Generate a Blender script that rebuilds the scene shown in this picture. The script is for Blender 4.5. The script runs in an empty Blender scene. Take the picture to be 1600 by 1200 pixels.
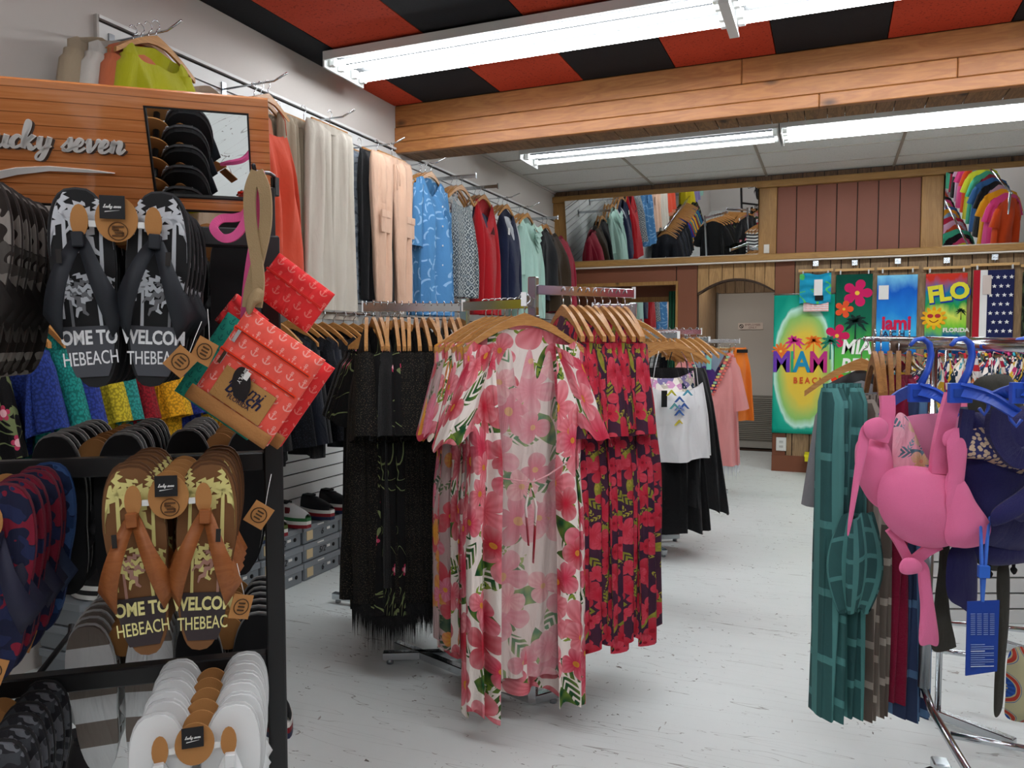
import bpy, math, random
from math import sin, cos, pi, sqrt, atan2, radians
from mathutils import Vector, Matrix
random.seed(7)
SC = bpy.context.scene
COL = SC.collection

# ------------------------------------------------------------------ camera, world, lamps, exposure
CAMH = 1.35
YAW, PITCH = math.atan2(500, sqrt(1200**2 + 63**2)), math.atan2(63, 1200)
cd = bpy.data.cameras.new('camera'); cam = bpy.data.objects.new('camera', cd); COL.objects.link(cam)
cd.sensor_width = 36; cd.lens = 36 * 1200 / 1600; cd.clip_start = 0.05
cam.location = (0, 0, CAMH); cam.rotation_euler = (pi/2 - PITCH, 0, YAW)
SC.camera = cam
SC.view_settings.view_transform = 'Standard'; SC.view_settings.look = 'None'
SC.view_settings.gamma = 1; SC.view_settings.use_curve_mapping = False
SC.view_settings.exposure = 0.65
w = bpy.data.worlds.new('world'); SC.world = w; w.use_nodes = True
w.node_tree.nodes['Background'].inputs[0].default_value = (.8, .85, .9, 1)
w.node_tree.nodes['Background'].inputs[1].default_value = 0.3
TUBE = 20.0     # emission of the lamp tubes
EXTRA_ROWS = (1.2, -1.6)    # further lamp rows behind the photographer

RT = Vector((cos(YAW), sin(YAW), 0)); FW = Vector((-sin(YAW)*cos(PITCH), cos(YAW)*cos(PITCH), -sin(PITCH)))
UPV = RT.cross(FW)
def W(u, v, z):      # measured image position and distance -> world point
    return Vector((0, 0, CAMH)) + FW*z + RT*((u-800)/1200*z) - UPV*((v-600)/1200*z)
def C2(x, z):        # plan position given sideways / forward metres
    return (RT*x + Vector((-sin(YAW), cos(YAW), 0))*z)

# ------------------------------------------------------------------ object helpers
def tag(o, label=None, cat=None, group=None, kind=None):
    if label: o['label'] = label
    if cat: o['category'] = cat
    if group: o['group'] = group
    if kind: o['kind'] = kind
    return o
def empty(name, label, cat, loc=(0,0,0), rz=0, group=None):
    o = bpy.data.objects.new(name, None); COL.objects.link(o)
    o.empty_display_size = .05; o.location = loc; o.rotation_euler = (0, 0, rz)
    return tag(o, label, cat, group)
class B:
    def __init__(s): s.v = []; s.f = []; s.uv = []; s.mi = []; s.cur = 0; s.sm = []; s.smooth = False
    def add(s, vs, fs, uvs=None):
        n = len(s.v); s.v += [tuple(p) for p in vs]
        for i, f in enumerate(fs):
            s.f.append(tuple(n+k for k in f)); s.mi.append(s.cur); s.sm.append(s.smooth)
            s.uv.append([uvs[k] for k in f] if uvs else None)
        return s
    def box(s, x0, x1, y0, y1, z0, z1, M=None):
        vs = [Vector((x, y, z)) for x in (x0, x1) for y in (y0, y1) for z in (z0, z1)]
        if M: vs = [M @ p for p in vs]
        return s.add(vs, [(0,1,3,2), (4,6,7,5), (0,4,5,1), (2,3,7,6), (0,2,6,4), (1,5,7,3)])
    def bbox(s, c, d, M=None):       # box with small chamfer
        x, y, z = (q/2 for q in d); b = min(x, y, z)*.18; vs = []
        for sx in (-1, 1):
            for sy in (-1, 1):
                for sz in (-1, 1):
                    vs += [(c[0]+sx*(x-b), c[1]+sy*(y-b), c[2]+sz*z), (c[0]+sx*(x-b), c[1]+sy*y, c[2]+sz*(z-b)), (c[0]+sx*x, c[1]+sy*(y-b), c[2]+sz*(z-b))]
        I = lambda a, b_, c_, k: (a*4+b_*2+c_)*3+k
        fs = []
        for k, ax in ((0, 2), (1, 1), (2, 0)):
            for q in (0, 1):
                idx = []
                for (m, n) in ((0,0),(1,0),(1,1),(0,1)):
                    t = [0,0,0]; o2 = [i for i in range(3) if i != ax]; t[ax] = q; t[o2[0]] = m; t[o2[1]] = n; idx.append(I(*t, k))
                fs.append(idx)
        for ax, (ka, kb) in ((0, (0, 1)), (1, (0, 2)), (2, (1, 2))):
            o2 = [i for i in range(3) if i != ax]
            for m in (0, 1):
                for n in (0, 1):
                    t = [0,0,0]; t[o2[0]] = m; t[o2[1]] = n; a = list(t); a[ax] = 0; d_ = list(t); d_[ax] = 1
                    fs.append((I(*a, ka), I(*d_, ka), I(*d_, kb), I(*a, kb)))
        for a in (0,1):
            for b_ in (0,1):
                for c_ in (0,1): fs.append((I(a,b_,c_,0), I(a,b_,c_,1), I(a,b_,c_,2)))
        if M: vs = [M @ Vector(p) for p in vs]
        return s.add(vs, fs)
    def tube(s, pts, r, n=8, flat=1.0, closed=False, up=None):
        pts = [Vector(p) for p in pts]; m = len(pts); R = r if isinstance(r, (list, tuple)) else [r]*m
        rings = []; prev = None
        for i, p in enumerate(pts):
            a = pts[(i-1) % m] if (i > 0 or closed) else p; b = pts[(i+1) % m] if (i < m-1 or closed) else p
            t = (b-a).normalized()
            if prev is None:
                ref = Vector(up) if up else (Vector((0,0,1)) if abs(t.z) < .9 else Vector((1,0,0)))
                x = ref.cross(t).normalized()
            else:
                x = (prev - t*prev.dot(t)).normalized()
            prev = x; y = t.cross(x)
            rings.append([p + x*(R[i]*cos(k*2*pi/n)) + y*(R[i]*flat*sin(k*2*pi/n)) for k in range(n)])
        vs = [q for rg in rings for q in rg]; fs = []
        for i in range(m if closed else m-1):
            j = (i+1) % m
            for k in range(n): fs.append((i*n+k, i*n+(k+1) % n, j*n+(k+1) % n, j*n+k))
        if not closed: fs += [tuple(range(n-1, -1, -1)), tuple(range((m-1)*n, m*n))]
        o = s.smooth; s.smooth = True; s.add(vs, fs); s.smooth = o
        return s
    def prism(s, out, y0, y1, M=None):   # outline in x,z, extruded along y
        n = len(out); vs = [Vector((x, y0, z)) for x, z in out] + [Vector((x, y1, z)) for x, z in out]
        if M: vs = [M @ p for p in vs]
        uv = [(x, z) for x, z in out]*2
        fs = [tuple(range(n)), tuple(range(2*n-1, n-1, -1))] + [(i, n+i, n+(i+1) % n, (i+1) % n) for i in range(n)]
        return s.add(vs, fs, uv)
    def lathe(s, prof, n=20, M=None):
        vs = [Vector((r*cos(k*2*pi/n), r*sin(k*2*pi/n), z)) for r, z in prof for k in range(n)]
        if M: vs = [M @ p for p in vs]
        fs = [(i*n+k, i*n+(k+1) % n, (i+1)*n+(k+1) % n, (i+1)*n+k) for i in range(len(prof)-1) for k in range(n)]
        o = s.smooth; s.smooth = True; s.add(vs, fs); s.smooth = o
        return s
    def grid(s, P, nu, nv, uvf=None, closed=False):   # P(i/nu, j/nv)
        vs = []; uv = []
        for j in range(nv+1):
            for i in range(nu+1):
                p = P(i/nu, j/nv); vs.append(p); uv.append(uvf(i/nu, j/nv) if uvf else (p[0], p[2]))
        fs = [(j*(nu+1)+i, j*(nu+1)+i+1, (j+1)*(nu+1)+i+1, (j+1)*(nu+1)+i) for j in range(nv) for i in range(nu)]
        o = s.smooth; s.smooth = True; s.add(vs, fs, uv); s.smooth = o
        return s
    def build(s, name, mats, parent=None, loc=None, rz=0, sub=0, thick=0):
        me = bpy.data.meshes.new(name); me.from_pydata(s.v, [], s.f)
        mats = mats if isinstance(mats, (list, tuple)) else [mats]
        for m in mats: me.materials.append(m)
        me.polygons.foreach_set('material_index', s.mi); me.polygons.foreach_set('use_smooth', s.sm)
        ul = me.uv_layers.new(name='UVMap'); flat = []
        for f, u in zip(s.f, s.uv):
            for k, vi in enumerate(f):
                flat += list(u[k]) if u else [s.v[vi][0], s.v[vi][2]]
        ul.data.foreach_set('uv', flat)
        me.update()
        o = bpy.data.objects.new(name, me); COL.objects.link(o)
        if parent: o.parent = parent
        if loc is not None: o.location = loc
        if rz: o.rotation_euler.z = rz
        if thick: md = o.modifiers.new('s', 'SOLIDIFY'); md.thickness = thick
        if sub: md = o.modifiers.new('u', 'SUBSURF'); md.levels = sub; md.render_levels = sub
        return o
KIDS = {}
def kids(o): return [c for c in o.children]
def copy_tree(o, loc=None, rz=None, label=None, group=None, parent=None, mat=None, name=None):
    c = o.copy(); COL.objects.link(c); c.parent = parent
    if loc is not None: c.location = loc
    if rz is not None: c.rotation_euler = (0, 0, rz)
    if label: c['label'] = label
    if group: c['group'] = group
    for ch in o.children: copy_tree(ch, parent=c)
    return c
PROTO_USED = set()
def put(proto, loc, rz, label, group=None, sc=None):     # first use moves the thing itself, later uses copy it
    if proto.name in PROTO_USED: o = copy_tree(proto)
    else: PROTO_USED.add(proto.name); o = proto
    o.location = loc; o.rotation_euler = (0, 0, rz)
    if sc: o.scale = sc
    o['label'] = label
    if group: o['group'] = group
    elif 'group' in o: del o['group']
    return o
ORD = ['front', 'second', 'third', 'fourth', 'fifth', 'sixth', 'seventh', 'eighth', 'ninth', 'tenth', 'eleventh', 'twelfth', 'thirteenth', 'fourteenth', 'fifteenth', 'sixteenth', 'seventeenth', 'eighteenth', 'nineteenth', 'twentieth']
def ordn(i, first='first'): return first if i == 0 else ORD[i]

# ------------------------------------------------------------------ shader helpers
class S:
    def __init__(s, nt, k): s.nt = nt; s.k = k
    def m(s, op, *a):
        n = s.nt.nodes.new('ShaderNodeMath'); n.operation = op
        for i, q in enumerate((s,)+a):
            if isinstance(q, S): s.nt.links.new(q.k, n.inputs[i])
            else: n.inputs[i].default_value = q
        return S(s.nt, n.outputs[0])
    def __add__(s, o): return s.m('ADD', o)
    __radd__ = __add__
    def __sub__(s, o): return s.m('SUBTRACT', o)
    def __mul__(s, o): return s.m('MULTIPLY', o)
    __rmul__ = __mul__
    def __truediv__(s, o): return s.m('DIVIDE', o)
    def lt(s, o): return s.m('LESS_THAN', o)
    def gt(s, o): return s.m('GREATER_THAN', o)
    def abs(s): return s.m('ABSOLUTE')
    def sin(s): return s.m('SINE')
    def cos(s): return s.m('COSINE')
    def inv(s): return (s*-1.0)+1.0
def lin(c):
    if isinstance(c, str): c = [int(c[i:i+2], 16)/255 for i in (0, 2, 4)]
    return tuple((q/12.92 if q <= .04045 else ((q+.055)/1.055)**2.4) for q in c[:3]) + (1,)
class Mt:
    def __init__(s, name, rough=.8, metal=0, spec=.3):
        s.mat = bpy.data.materials.new(name); s.mat.use_nodes = True; s.nt = s.mat.node_tree
        s.b = s.nt.nodes['Principled BSDF']; s.b.inputs['Roughness'].default_value = rough
        s.b.inputs['Metallic'].default_value = metal; s.b.inputs['Specular IOR Level'].default_value = spec
    def n(s, t, **k):
        n = s.nt.nodes.new(t)
        for a, v in k.items(): setattr(n, a, v)
        return n
    def lk(s, a, b): s.nt.links.new(a.k if isinstance(a, S) else a, b)
    def coord(s, kind='UV', scale=(1,1,1), off=(0,0,0)):
        t = s.n('ShaderNodeTexCoord'); mp = s.n('ShaderNodeMapping')
        mp.inputs['Scale'].default_value = scale; mp.inputs['Location'].default_value = off
        s.lk(t.outputs[kind], mp.inputs[0]); return mp.outputs[0]
    def xyz(s, vec):
        q = s.n('ShaderNodeSeparateXYZ'); s.lk(vec, q.inputs[0]); return [S(s.nt, o) for o in q.outputs]
    def noise(s, vec, scale=5, detail=3, dist=0):
        q = s.n('ShaderNodeTexNoise'); s.lk(vec, q.inputs['Vector']); q.inputs['Scale'].default_value = scale
        q.inputs['Detail'].default_value = detail; q.inputs['Distortion'].default_value = dist
        return S(s.nt, q.outputs['Fac'])
    def vor(s, vec, rnd=.85, feature='F1', metric='EUCLIDEAN'):
        q = s.n('ShaderNodeTexVoronoi', voronoi_dimensions='2D', feature=feature, distance=metric)
        q.inputs['Scale'].default_value = 1; q.inputs['Randomness'].default_value = rnd; s.lk(vec, q.inputs['Vector'])
        d = s.n('ShaderNodeVectorMath', operation='SUBTRACT'); s.lk(vec, d.inputs[0]); s.lk(q.outputs['Position'], d.inputs[1])
        x, y, _ = s.xyz(d.outputs[0]); c = s.xyz(q.outputs['Color'])
        return x, y, c, S(s.nt, q.outputs['Distance'])
    def mix(s, f, a, b):
        q = s.n('ShaderNodeMix', data_type='RGBA')
        for v, i in ((f, 0), (a, 6), (b, 7)):
            if isinstance(v, (S,)): s.lk(v, q.inputs[i])
            elif hasattr(v, 'is_output'): s.lk(v, q.inputs[i])
            elif i == 0: q.inputs[0].default_value = v
            else: q.inputs[i].default_value = lin(v)
        return q.outputs[2]
    def ramp(s, f, stops):
        q = s.n('ShaderNodeValToRGB'); e = q.color_ramp.elements
        while len(e) < len(stops): e.new(.5)
        for el, (p, c) in zip(e, stops): el.position = p; el.color = lin(c)
        s.lk(f, q.inputs[0]); return q.outputs[0]
    def color(s, c):
        if hasattr(c, 'is_output'): s.lk(c, s.b.inputs['Base Color'])
        else: s.b.inputs['Base Color'].default_value = lin(c)
        return s
    def bump(s, h, st=.2, dist=.002):
        q = s.n('ShaderNodeBump'); q.inputs['Strength'].default_value = st; q.inputs['Distance'].default_value = dist
        s.lk(h, q.inputs['Height']); s.lk(q.outputs[0], s.b.inputs['Normal']); return s
    def sheer(s, a):
        s.b.inputs['Alpha'].default_value = a; return s
_C = {}
def plain(c, rough=.85, metal=0, spec=.3, bump=0, bscale=400, name='plain'):
    k = ('p', c, rough, metal, spec, bump, bscale)
    if k not in _C:
        m = Mt(name, rough, metal, spec); v = m.coord('Object')
        n = m.noise(v, 3, 2)
        m.color(m.mix(n*.25, c, tuple(q*.8 for q in [int(c[i:i+2], 16)/255 for i in (0, 2, 4)])) if metal < .5 else c)
        if bump: m.bump(m.noise(v, bscale, 2), bump)
        _C[k] = m.mat
    return _C[k]
def cloth(c, crease=.35, rough=.9, sheer=1): # fabric with creases and weave
    k = ('c', c, crease, rough, sheer)
    if k not in _C:
        m = Mt('fabric', rough, 0, .2); v = m.coord('UV', (1, .35, 1)); n = m.noise(v, 14, 4, .6)
        v2 = m.coord('UV'); h = n*crease + m.noise(v2, 900, 1)*.08
        cc = [int(c[i:i+2], 16)/255 for i in (0, 2, 4)]
        m.color(m.mix(m.noise(v2, 6, 3)*.3, c, tuple(q*.82 for q in cc))); m.bump(h, .9, .035)
        m.b.inputs['Sheen Weight'].default_value = .15
        if sheer < 1: m.sheer(sheer)
        _C[k] = m.mat
    return _C[k]
def wood(name, a, b, scale=1, rough=.45, axis=0, knots=True, coord='Object'):
    k = ('w', a, b, scale, rough, axis, knots, coord)
    if k not in _C:
        m = Mt(name, rough, 0, .35)
        oi = m.n('ShaderNodeObjectInfo'); sc = [9*scale]*3; sc[axis] = 1.1*scale
        v = m.coord(coord, sc); cb = m.n('ShaderNodeCombineXYZ'); r = S(m.nt, oi.outputs['Random'])*40.
        for i in range(3): m.lk(r, cb.inputs[i])
        ad = m.n('ShaderNodeVectorMath', operation='ADD'); m.lk(v, ad.inputs[0]); m.lk(cb.outputs[0], ad.inputs[1])
        n1 = m.noise(ad.outputs[0], 2.2, 5, 1.2); n2 = m.noise(ad.outputs[0], 14, 4, .5)
        f = (n1*4.0).m('FRACT'); f = ((f-.5).abs()*2.0)*.55 + n2*.45
        col = m.mix(f, a, b)
        if knots:
            sk = [3.0]*3; sk[axis] = 1.6; v3 = m.coord(coord, sk); ad2 = m.n('ShaderNodeVectorMath', operation='ADD'); m.lk(v3, ad2.inputs[0]); m.lk(cb.outputs[0], ad2.inputs[1])
            q = m.n('ShaderNodeTexVoronoi'); q.inputs['Scale'].default_value = 1.3; m.lk(ad2.outputs[0], q.inputs['Vector'])
            kk = S(m.nt, q.outputs['Distance']); mk = ((kk*-11.0)+1.5).m('MINIMUM', 1.0).m('MAXIMUM', 0.0)
            aa = [int(b[i:i+2], 16)/255*.45 for i in (0, 2, 4)]; col = m.mix(mk, col, tuple(aa))
        tint = m.mix(S(m.nt, oi.outputs['Random'])*.35, col, m.mix(.5, col, b)); m.color(tint)
        m.bump(n2, .15, .002); _C[k] = m.mat
    return _C[k]

def masks_flower(m, vec, scale, off, n, R, rnd=.9):
    mp = m.n('ShaderNodeMapping'); mp.inputs['Scale'].default_value = (scale,)*3; mp.inputs['Location'].default_value = (off, off*1.7, 0); m.lk(vec, mp.inputs[0])
    x, y, c, d = m.vor(mp.outputs[0], rnd)
    r = (x*x+y*y).m('SQRT'); th = y.m('ARCTAN2', x) + c[0]*6.28
    pet = (th*(n*.5)).cos().abs().m('POWER', .6)*.62+.38
    mask = r.lt(pet*R)
    return mask, r/R, th, c
def masks_leaf(m, vec, scale, off, L, Wd, stripes=0, rnd=1.):
    mp = m.n('ShaderNodeMapping'); mp.inputs['Scale'].default_value = (scale,)*3; mp.inputs['Location'].default_value = (off, off*.7, 0); m.lk(vec, mp.inputs[0])
    x, y, c, d = m.vor(mp.outputs[0], rnd); a = c[0]*6.28
    ca, sa = a.cos(), a.sin(); u = x*ca+y*sa; v = y*ca-x*sa; q = u/L
    mask = v.abs().lt((q*q).inv()*Wd)
    if stripes: mask = mask*(((u*stripes)+(v.abs()*stripes*1.2)).sin().gt(-.35))
    return mask, v.abs()/Wd, c, u
def floral(name, bg, petals, centre, leaf1, leaf2, s=4.2, sheer=1, dens=1, rough=.8, off=0, hib=True):
    m = Mt(name, rough, 0, .2); v = m.coord('UV')
    col = m.mix(m.noise(v, 7, 2)*.15, bg, petals[-1])
    k, e, c, u = masks_leaf(m, v, s*1.25, 3.3+off, .42*dens, .2*dens, 34)
    col = m.mix(k, col, m.mix(e*.6, leaf1, leaf2))
    k, e, c, u = masks_leaf(m, v, s*.95, 8.1+off, .44*dens, .17*dens)
    col = m.mix(k*c[1].gt(.25), col, m.mix((u*30.).sin()*.2+e*.5+.1, leaf1, leaf2))
    k, e, c, u = masks_leaf(m, v, s*1.8, 5.7+off, .46*dens, .13*dens, 30)
    col = m.mix(k*c[2].gt(.4), col, leaf2)
    for i, (ss, oo, n, R) in enumerate(((s*.9, 1.1+off, 5, .47*dens), (s*1.3, 6.2+off, 3, .42*dens))):
        k, r, th, c = masks_flower(m, v, ss, oo, n, R)
        pc = m.mix(c[1].gt(.5), petals[0], petals[1]); pc = m.mix(c[2].gt(.72), pc, petals[2])
        pc = m.mix(r.m('POWER', 1.5)*.9, pc, m.mix(.6, pc, petals[-1])); pc = m.mix(((th*14.).sin()*.5+.5)*.3, pc, petals[0])
        pc = m.mix(r.lt(.16)*c[0].gt(.35), pc, centre); pc = m.mix((r*-2.4+.9).m('MAXIMUM', 0.)*.5, pc, petals[0])
        col = m.mix(k, col, pc)
    m.color(col); m.bump(m.noise(m.coord('UV', (1, .25, 1)), 16, 4, .8), .7, .03)
    if sheer < 1: m.sheer(sheer)
    return m.mat
def pattern(kind, a, b, c=None, s=1., rough=.85, sheer=1):
    k = (kind, a, b, c, s, rough, sheer)
    if k in _C: return _C[k]
    m = Mt(kind, rough, 0, .25); v = m.coord('UV')
    if kind == 'swirl':
        n = m.noise(v, 9*s, 0, 1.2); n2 = m.noise(m.coord('UV', off=(4, 2, 0)), 13*s, 0)
        col = m.mix((n-.5).abs().lt(.03)*n2.gt(.42), a, b); col = m.mix((m.noise(v, 5, 2))*.3, col, a)
    elif kind == 'brush':
        x, y, cc, d = m.vor(m.coord('UV', (13*s,)*3), 1.); an = cc[0]*3.1; u = x*an.cos()+y*an.sin(); w_ = y*an.cos()-x*an.sin()+(u*u)*.9
        col = m.mix(w_.abs().lt(.085)*u.abs().lt(.42), a, b)
    elif kind == 'camo':
        n = m.noise(v, 22*s, 1); n2 = m.noise(m.coord('UV', off=(3, 7, 0)), 26*s, 1)
        col = m.mix(n.gt(.54), a, b); col = m.mix(n2.gt(.56), col, c or a)
    elif kind == 'snake':
        x, y, cc, d = m.vor(m.coord('UV', (26*s, 17*s, 1)), .15, metric='MANHATTAN')
        col = m.mix((d*14.).sin().gt(.1), a, b); col = m.mix(m.noise(v, 30, 2).gt(.6), col, c or a)
    elif kind == 'maze':
        q = m.n('ShaderNodeTexBrick'); q.offset = .37; q.squash = 1.6; q.squash_frequency = 3; xx_, yy_, zz_ = m.xyz(m.coord('UV')); cb_ = m.n('ShaderNodeCombineXYZ'); m.lk(yy_*.8, cb_.inputs[0]); m.lk(xx_*1.3, cb_.inputs[1]); m.lk(cb_.outputs[0], q.inputs[0])
        q.inputs['Scale'].default_value = 9*s; q.inputs['Mortar Size'].default_value = .045; q.inputs['Mortar Smooth'].default_value = 0
        for i, cc in ((1, a), (2, c or a), (3, b)): q.inputs[i].default_value = lin(cc)
        col = q.outputs[0]
    elif kind == 'stripe':
        x, y, z = m.xyz(v); col = m.mix((y*180.*s).sin().gt(0), a, b)
    elif kind == 'glitter':
        n = m.noise(v, 520*s, 1); col = m.mix(n.gt(.64), a, b)
    elif kind == 'embroider':
        n = m.noise(v, 500, 1); col = m.mix(n.gt(.7), a, '3a3226')
        nn = m.noise(m.coord('UV'), 7, 1, 1.); vine = (nn-.5).abs().lt(.013); col = m.mix(vine, col, '6f7a50')
        k2, e, cx, u = masks_leaf(m, v, 7, 2, .3, .09, 0); col = m.mix(k2*e.gt(.6)*cx[1].gt(.4), col, '7d8a55')
        k1, r, th, cx = masks_flower(m, v, 7, 5, 5, .17); col = m.mix(k1*cx[1].gt(.35), col, m.mix(r.lt(.5), c, 'e8b0b8'))
    elif kind == 'lace':
        x, y, cc, d = m.vor(m.coord('UV', (105*s,)*3), 1.); col = m.mix(d.lt(.42), b, a)
    elif kind == 'multi':
        x, y, cc, d = m.vor(m.coord('UV', (28*s,)*3), 1.)
        col = m.mix(cc[0].gt(.5), a, b); col = m.mix(cc[1].gt(.6), col, c); col = m.mix(cc[2].gt(.7), col, 'f4efe6'); col = m.mix(cc[2].lt(.2), col, '20344a'); col = m.mix(d.lt(.12), col, 'f4efe6')
    elif kind == 'anchor':
        x, y, z = m.xyz(v); g = .0165*s; row = (y/g).m('FLOOR'); xs = x/g+row*.5
        lx = xs.m('FRACT')-.5; ly = (y/g).m('FRACT')-.5
        rr = (lx*lx+(ly+.0)*(ly+.0)).m('SQRT'); arc = (rr-.27).abs().lt(.045)*ly.lt(-.02)
        stem = lx.abs().lt(.035)*ly.gt(-.28)*ly.lt(.22); bar = ly.m('SUBTRACT', .12).abs().lt(.03)*lx.abs().lt(.12)
        r2 = (lx*lx+(ly-.28)*(ly-.28)).m('SQRT'); ring = (r2-.07).abs().lt(.03)
        f = arc.m('MAXIMUM', stem).m('MAXIMUM', bar).m('MAXIMUM', ring); col = m.mix(f*.8, a, b)
    m.color(col); m.bump(m.noise(m.coord('UV', (1, .3, 1)), 14, 4, .8), .6, .03)
    if sheer < 1: m.sheer(sheer)
    _C[k] = m.mat; return m.mat

# common materials
CHROME = plain('c9ced2', .16, 1); STEEL = plain('9aa0a5', .3, 1); BLACKM = plain('0d0d0f', .45, 0, .4)
HWOOD = wood('hanger_wood', 'c89558', 'a06a35', 3, .38, 0, False); KRAFT = plain('b07c48', .85, bump=.1); KRAFTD = plain('8a5f38', .85)
WHITE = plain('e4e6e4', .5); BLK = plain('151517', .8); TAGW = plain('eceae6', .6)
MIRROR = plain('e9ecec', .01, 1)

# ------------------------------------------------------------------ THE ROOM
XL, XR, YB, YF, CE = -3.035, 3.05, 8.57, -4.0, 3.11
m = Mt('painted_concrete', .38, 0, .45); v = m.coord('Object'); n1 = m.noise(v, 1.1, 4); n2 = m.noise(m.coord('Object', (1, .55, 1)), 16, 4, 1.5); n3 = m.noise(v, 3.3, 2)
col = m.mix(n1, 'e6ecea', 'd6dcda'); col = m.mix(m.noise(v, 14, 5)*.35, col, 'eef2f0')
vv = m.coord('Object', (2.2, 3.4, 1)); n4 = m.noise(vv, 9, 6, 2.0)
col = m.mix(n4.gt(.69)*n3.gt(.47), col, '5c5750'); col = m.mix((n2.gt(.715))*.75, col, '8b8378')
nl = m.noise(m.coord('Object', (.6, 7, 1)), 2.2, 2, .4); col = m.mix((nl-.5).abs().lt(.0022)*.6, col, '6f6a64')
m.color(col); m.lk((n1*.25)+.3, m.b.inputs['Roughness']); m.bump(m.noise(v, 26, 4), .12, .004); FLOORM = m.mat
m = Mt('wall_paint', .6, 0, .3); m.color(m.mix(m.noise(m.coord('Object'), 1.2, 3)*.5, 'c6c0ba', 'b8b1ab')); m.bump(m.noise(m.coord('Object'), 60, 3), .1, .002); PAINT = m.mat
def struct(name, b, mat, parent=None):
    o = b.build(name, mat, parent)
    if not parent: o['kind'] = 'structure'
    return o
struct('floor', B().box(XL-.1, XR+.1, YF-.1, 10.3, -.1, 0), FLOORM)
wl = struct('wall_left', B().box(XL-.1, XL, YF, YB+.1, 0, CE+.1), PAINT)
struct('wall_right', B().box(XR, XR+.1, YF, YB+.1, 0, CE+.1), PAINT)
struct('wall_front', B().box(XL-.1, XR+.1, YF-.1, YF, 0, CE+.1), PAINT)
# slat boards of the left wall
SLAT = plain('dedfdd', .45); z = .10
struct('slat_backing', B().box(XL, XL+.006, 2.5, YB, .1, 2.79), plain('241f1c', .7), wl)
k = 0
while z < 2.76:
    zt = min(z+.068, 2.785)
    for (a, b_) in ((2.5, 4.93), (4.935, 7.37), (7.375, YB)):
        B().box(XL+.004, XL+.02, a, b_, z, zt).build('slat', SLAT, wl)
    z += .0765; k += 1
B().box(XL+.0, XL+.021, 2.49, 2.5, .1, 2.80).build('end_strip', plain('b9b4ae', .5), wl)
B().box(XL+.0, XL+.026, 2.5, YB, 2.785, 2.80).build('top_strip', SLAT, wl)
# ceiling: orange and black tiles in front of the beam, white ones behind
m = Mt('tile_orange', .9, 0, .2); v = m.coord('Object'); n = m.noise(v, 70, 3); m.color(m.mix(n.gt(.62)*.6, m.mix(m.noise(v, 2, 2), 'c5492f', 'b13c25'), '6d2417')); m.bump(n, .4, .004); TO = m.mat
m = Mt('tile_black', .85, 0, .25); v = m.coord('Object'); m.color('1c1e22'); m.bump(m.noise(v, 90, 3), .3, .003); TB = m.mat
m = Mt('tile_white', .9, 0, .2); v = m.coord('Object'); n = m.noise(v, 90, 3); m.color(m.mix(n.gt(.64)*.5, 'dcdcd8', '9a9a96')); m.bump(n, .3, .003); TW = m.mat
ce = struct('ceiling', B().box(XL-.1, XR+.1, YF, 10.3, CE+.05, CE+.15), plain('35302c', .8))
xs = [XL] + [-2.79+.61*i for i in range(10) if -2.79+.61*i < XR] + [XR]
ys = [4.9+.0] ; ys = [5.02, 4.25, 3.03, 1.81, .59, -.63, -1.85, -3.07, YF]
for j in range(len(ys)-1):
    for i in range(len(xs)-1):
        B().box(xs[i]+.003, xs[i+1]-.003, ys[j+1]+.003, ys[j]-.003, CE, CE+.03).build('ceiling_tile', TO if (i+j) % 2 == 0 else TB, ce)
xs2 = [XL, -1.87, -.67, .53, 1.73, XR]; ys2 = [5.3, 5.72, 6.33, 6.94, 7.55, 8.16, YB]
for i in range(len(xs2)-1):
    for j in range(len(ys2)-1):
        B().box(xs2[i]+.008, xs2[i+1]-.008, ys2[j]+.008, ys2[j+1]-.008, CE+.004, CE+.03).build('ceiling_tile', TW, ce)
GRID = plain('a39a8c', .5)
for x in xs2[1:-1]: B().box(x-.012, x+.012, 5.3, YB, CE-.004, CE+.012).build('grid_bar', GRID, ce)
for y in ys2[1:-1]: B().box(XL, XR, y-.006, y+.006, CE-.002, CE+.01).build('grid_bar', plain('b9b4aa', .5), ce)
B().box(XL, XL+.02, 5.3, YB, CE-.02, CE).build('grid_bar', plain('c8c6c0', .5), ce)
# the wooden beam
BW = wood('beam_pine', 'ad7440', '87522a', 1, .42, 0); SW = wood('soffit_wood', '9c7650', '5c4028', 1.4, .6, 1)
bm = struct('trim_1', B().box(XL, XR, 5.04, 5.26, 2.79, CE+.04), plain('5a3d26', .7))
for (z0, z1, cuts, yo) in ((2.76, 2.838, (-.1, 1.55), 0), (2.843, 2.952, (.62, 2.2), .012), (2.957, CE, (-.55, 1.9), .02)):
    e = [XL] + list(cuts) + [XR]
    for a, b_ in zip(e, e[1:]): B().bbox(((a+b_)/2, 5.03+yo, (z0+z1)/2), (b_-a-.003, .05, z1-z0)).build('beam_plank', BW, bm)
x = XL; random.seed(3)
while x < XR:
    w_ = random.choice((.1, .13, .17, .2)); B().box(x+.003, min(x+w_, XR)-.003, 5.055, 5.30, 2.768, 2.79).build('soffit_board', SW, bm); x += w_
B().box(XL, XR, 5.26, 5.30, 2.79, CE).build('rear_board', SW, bm)

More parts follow.
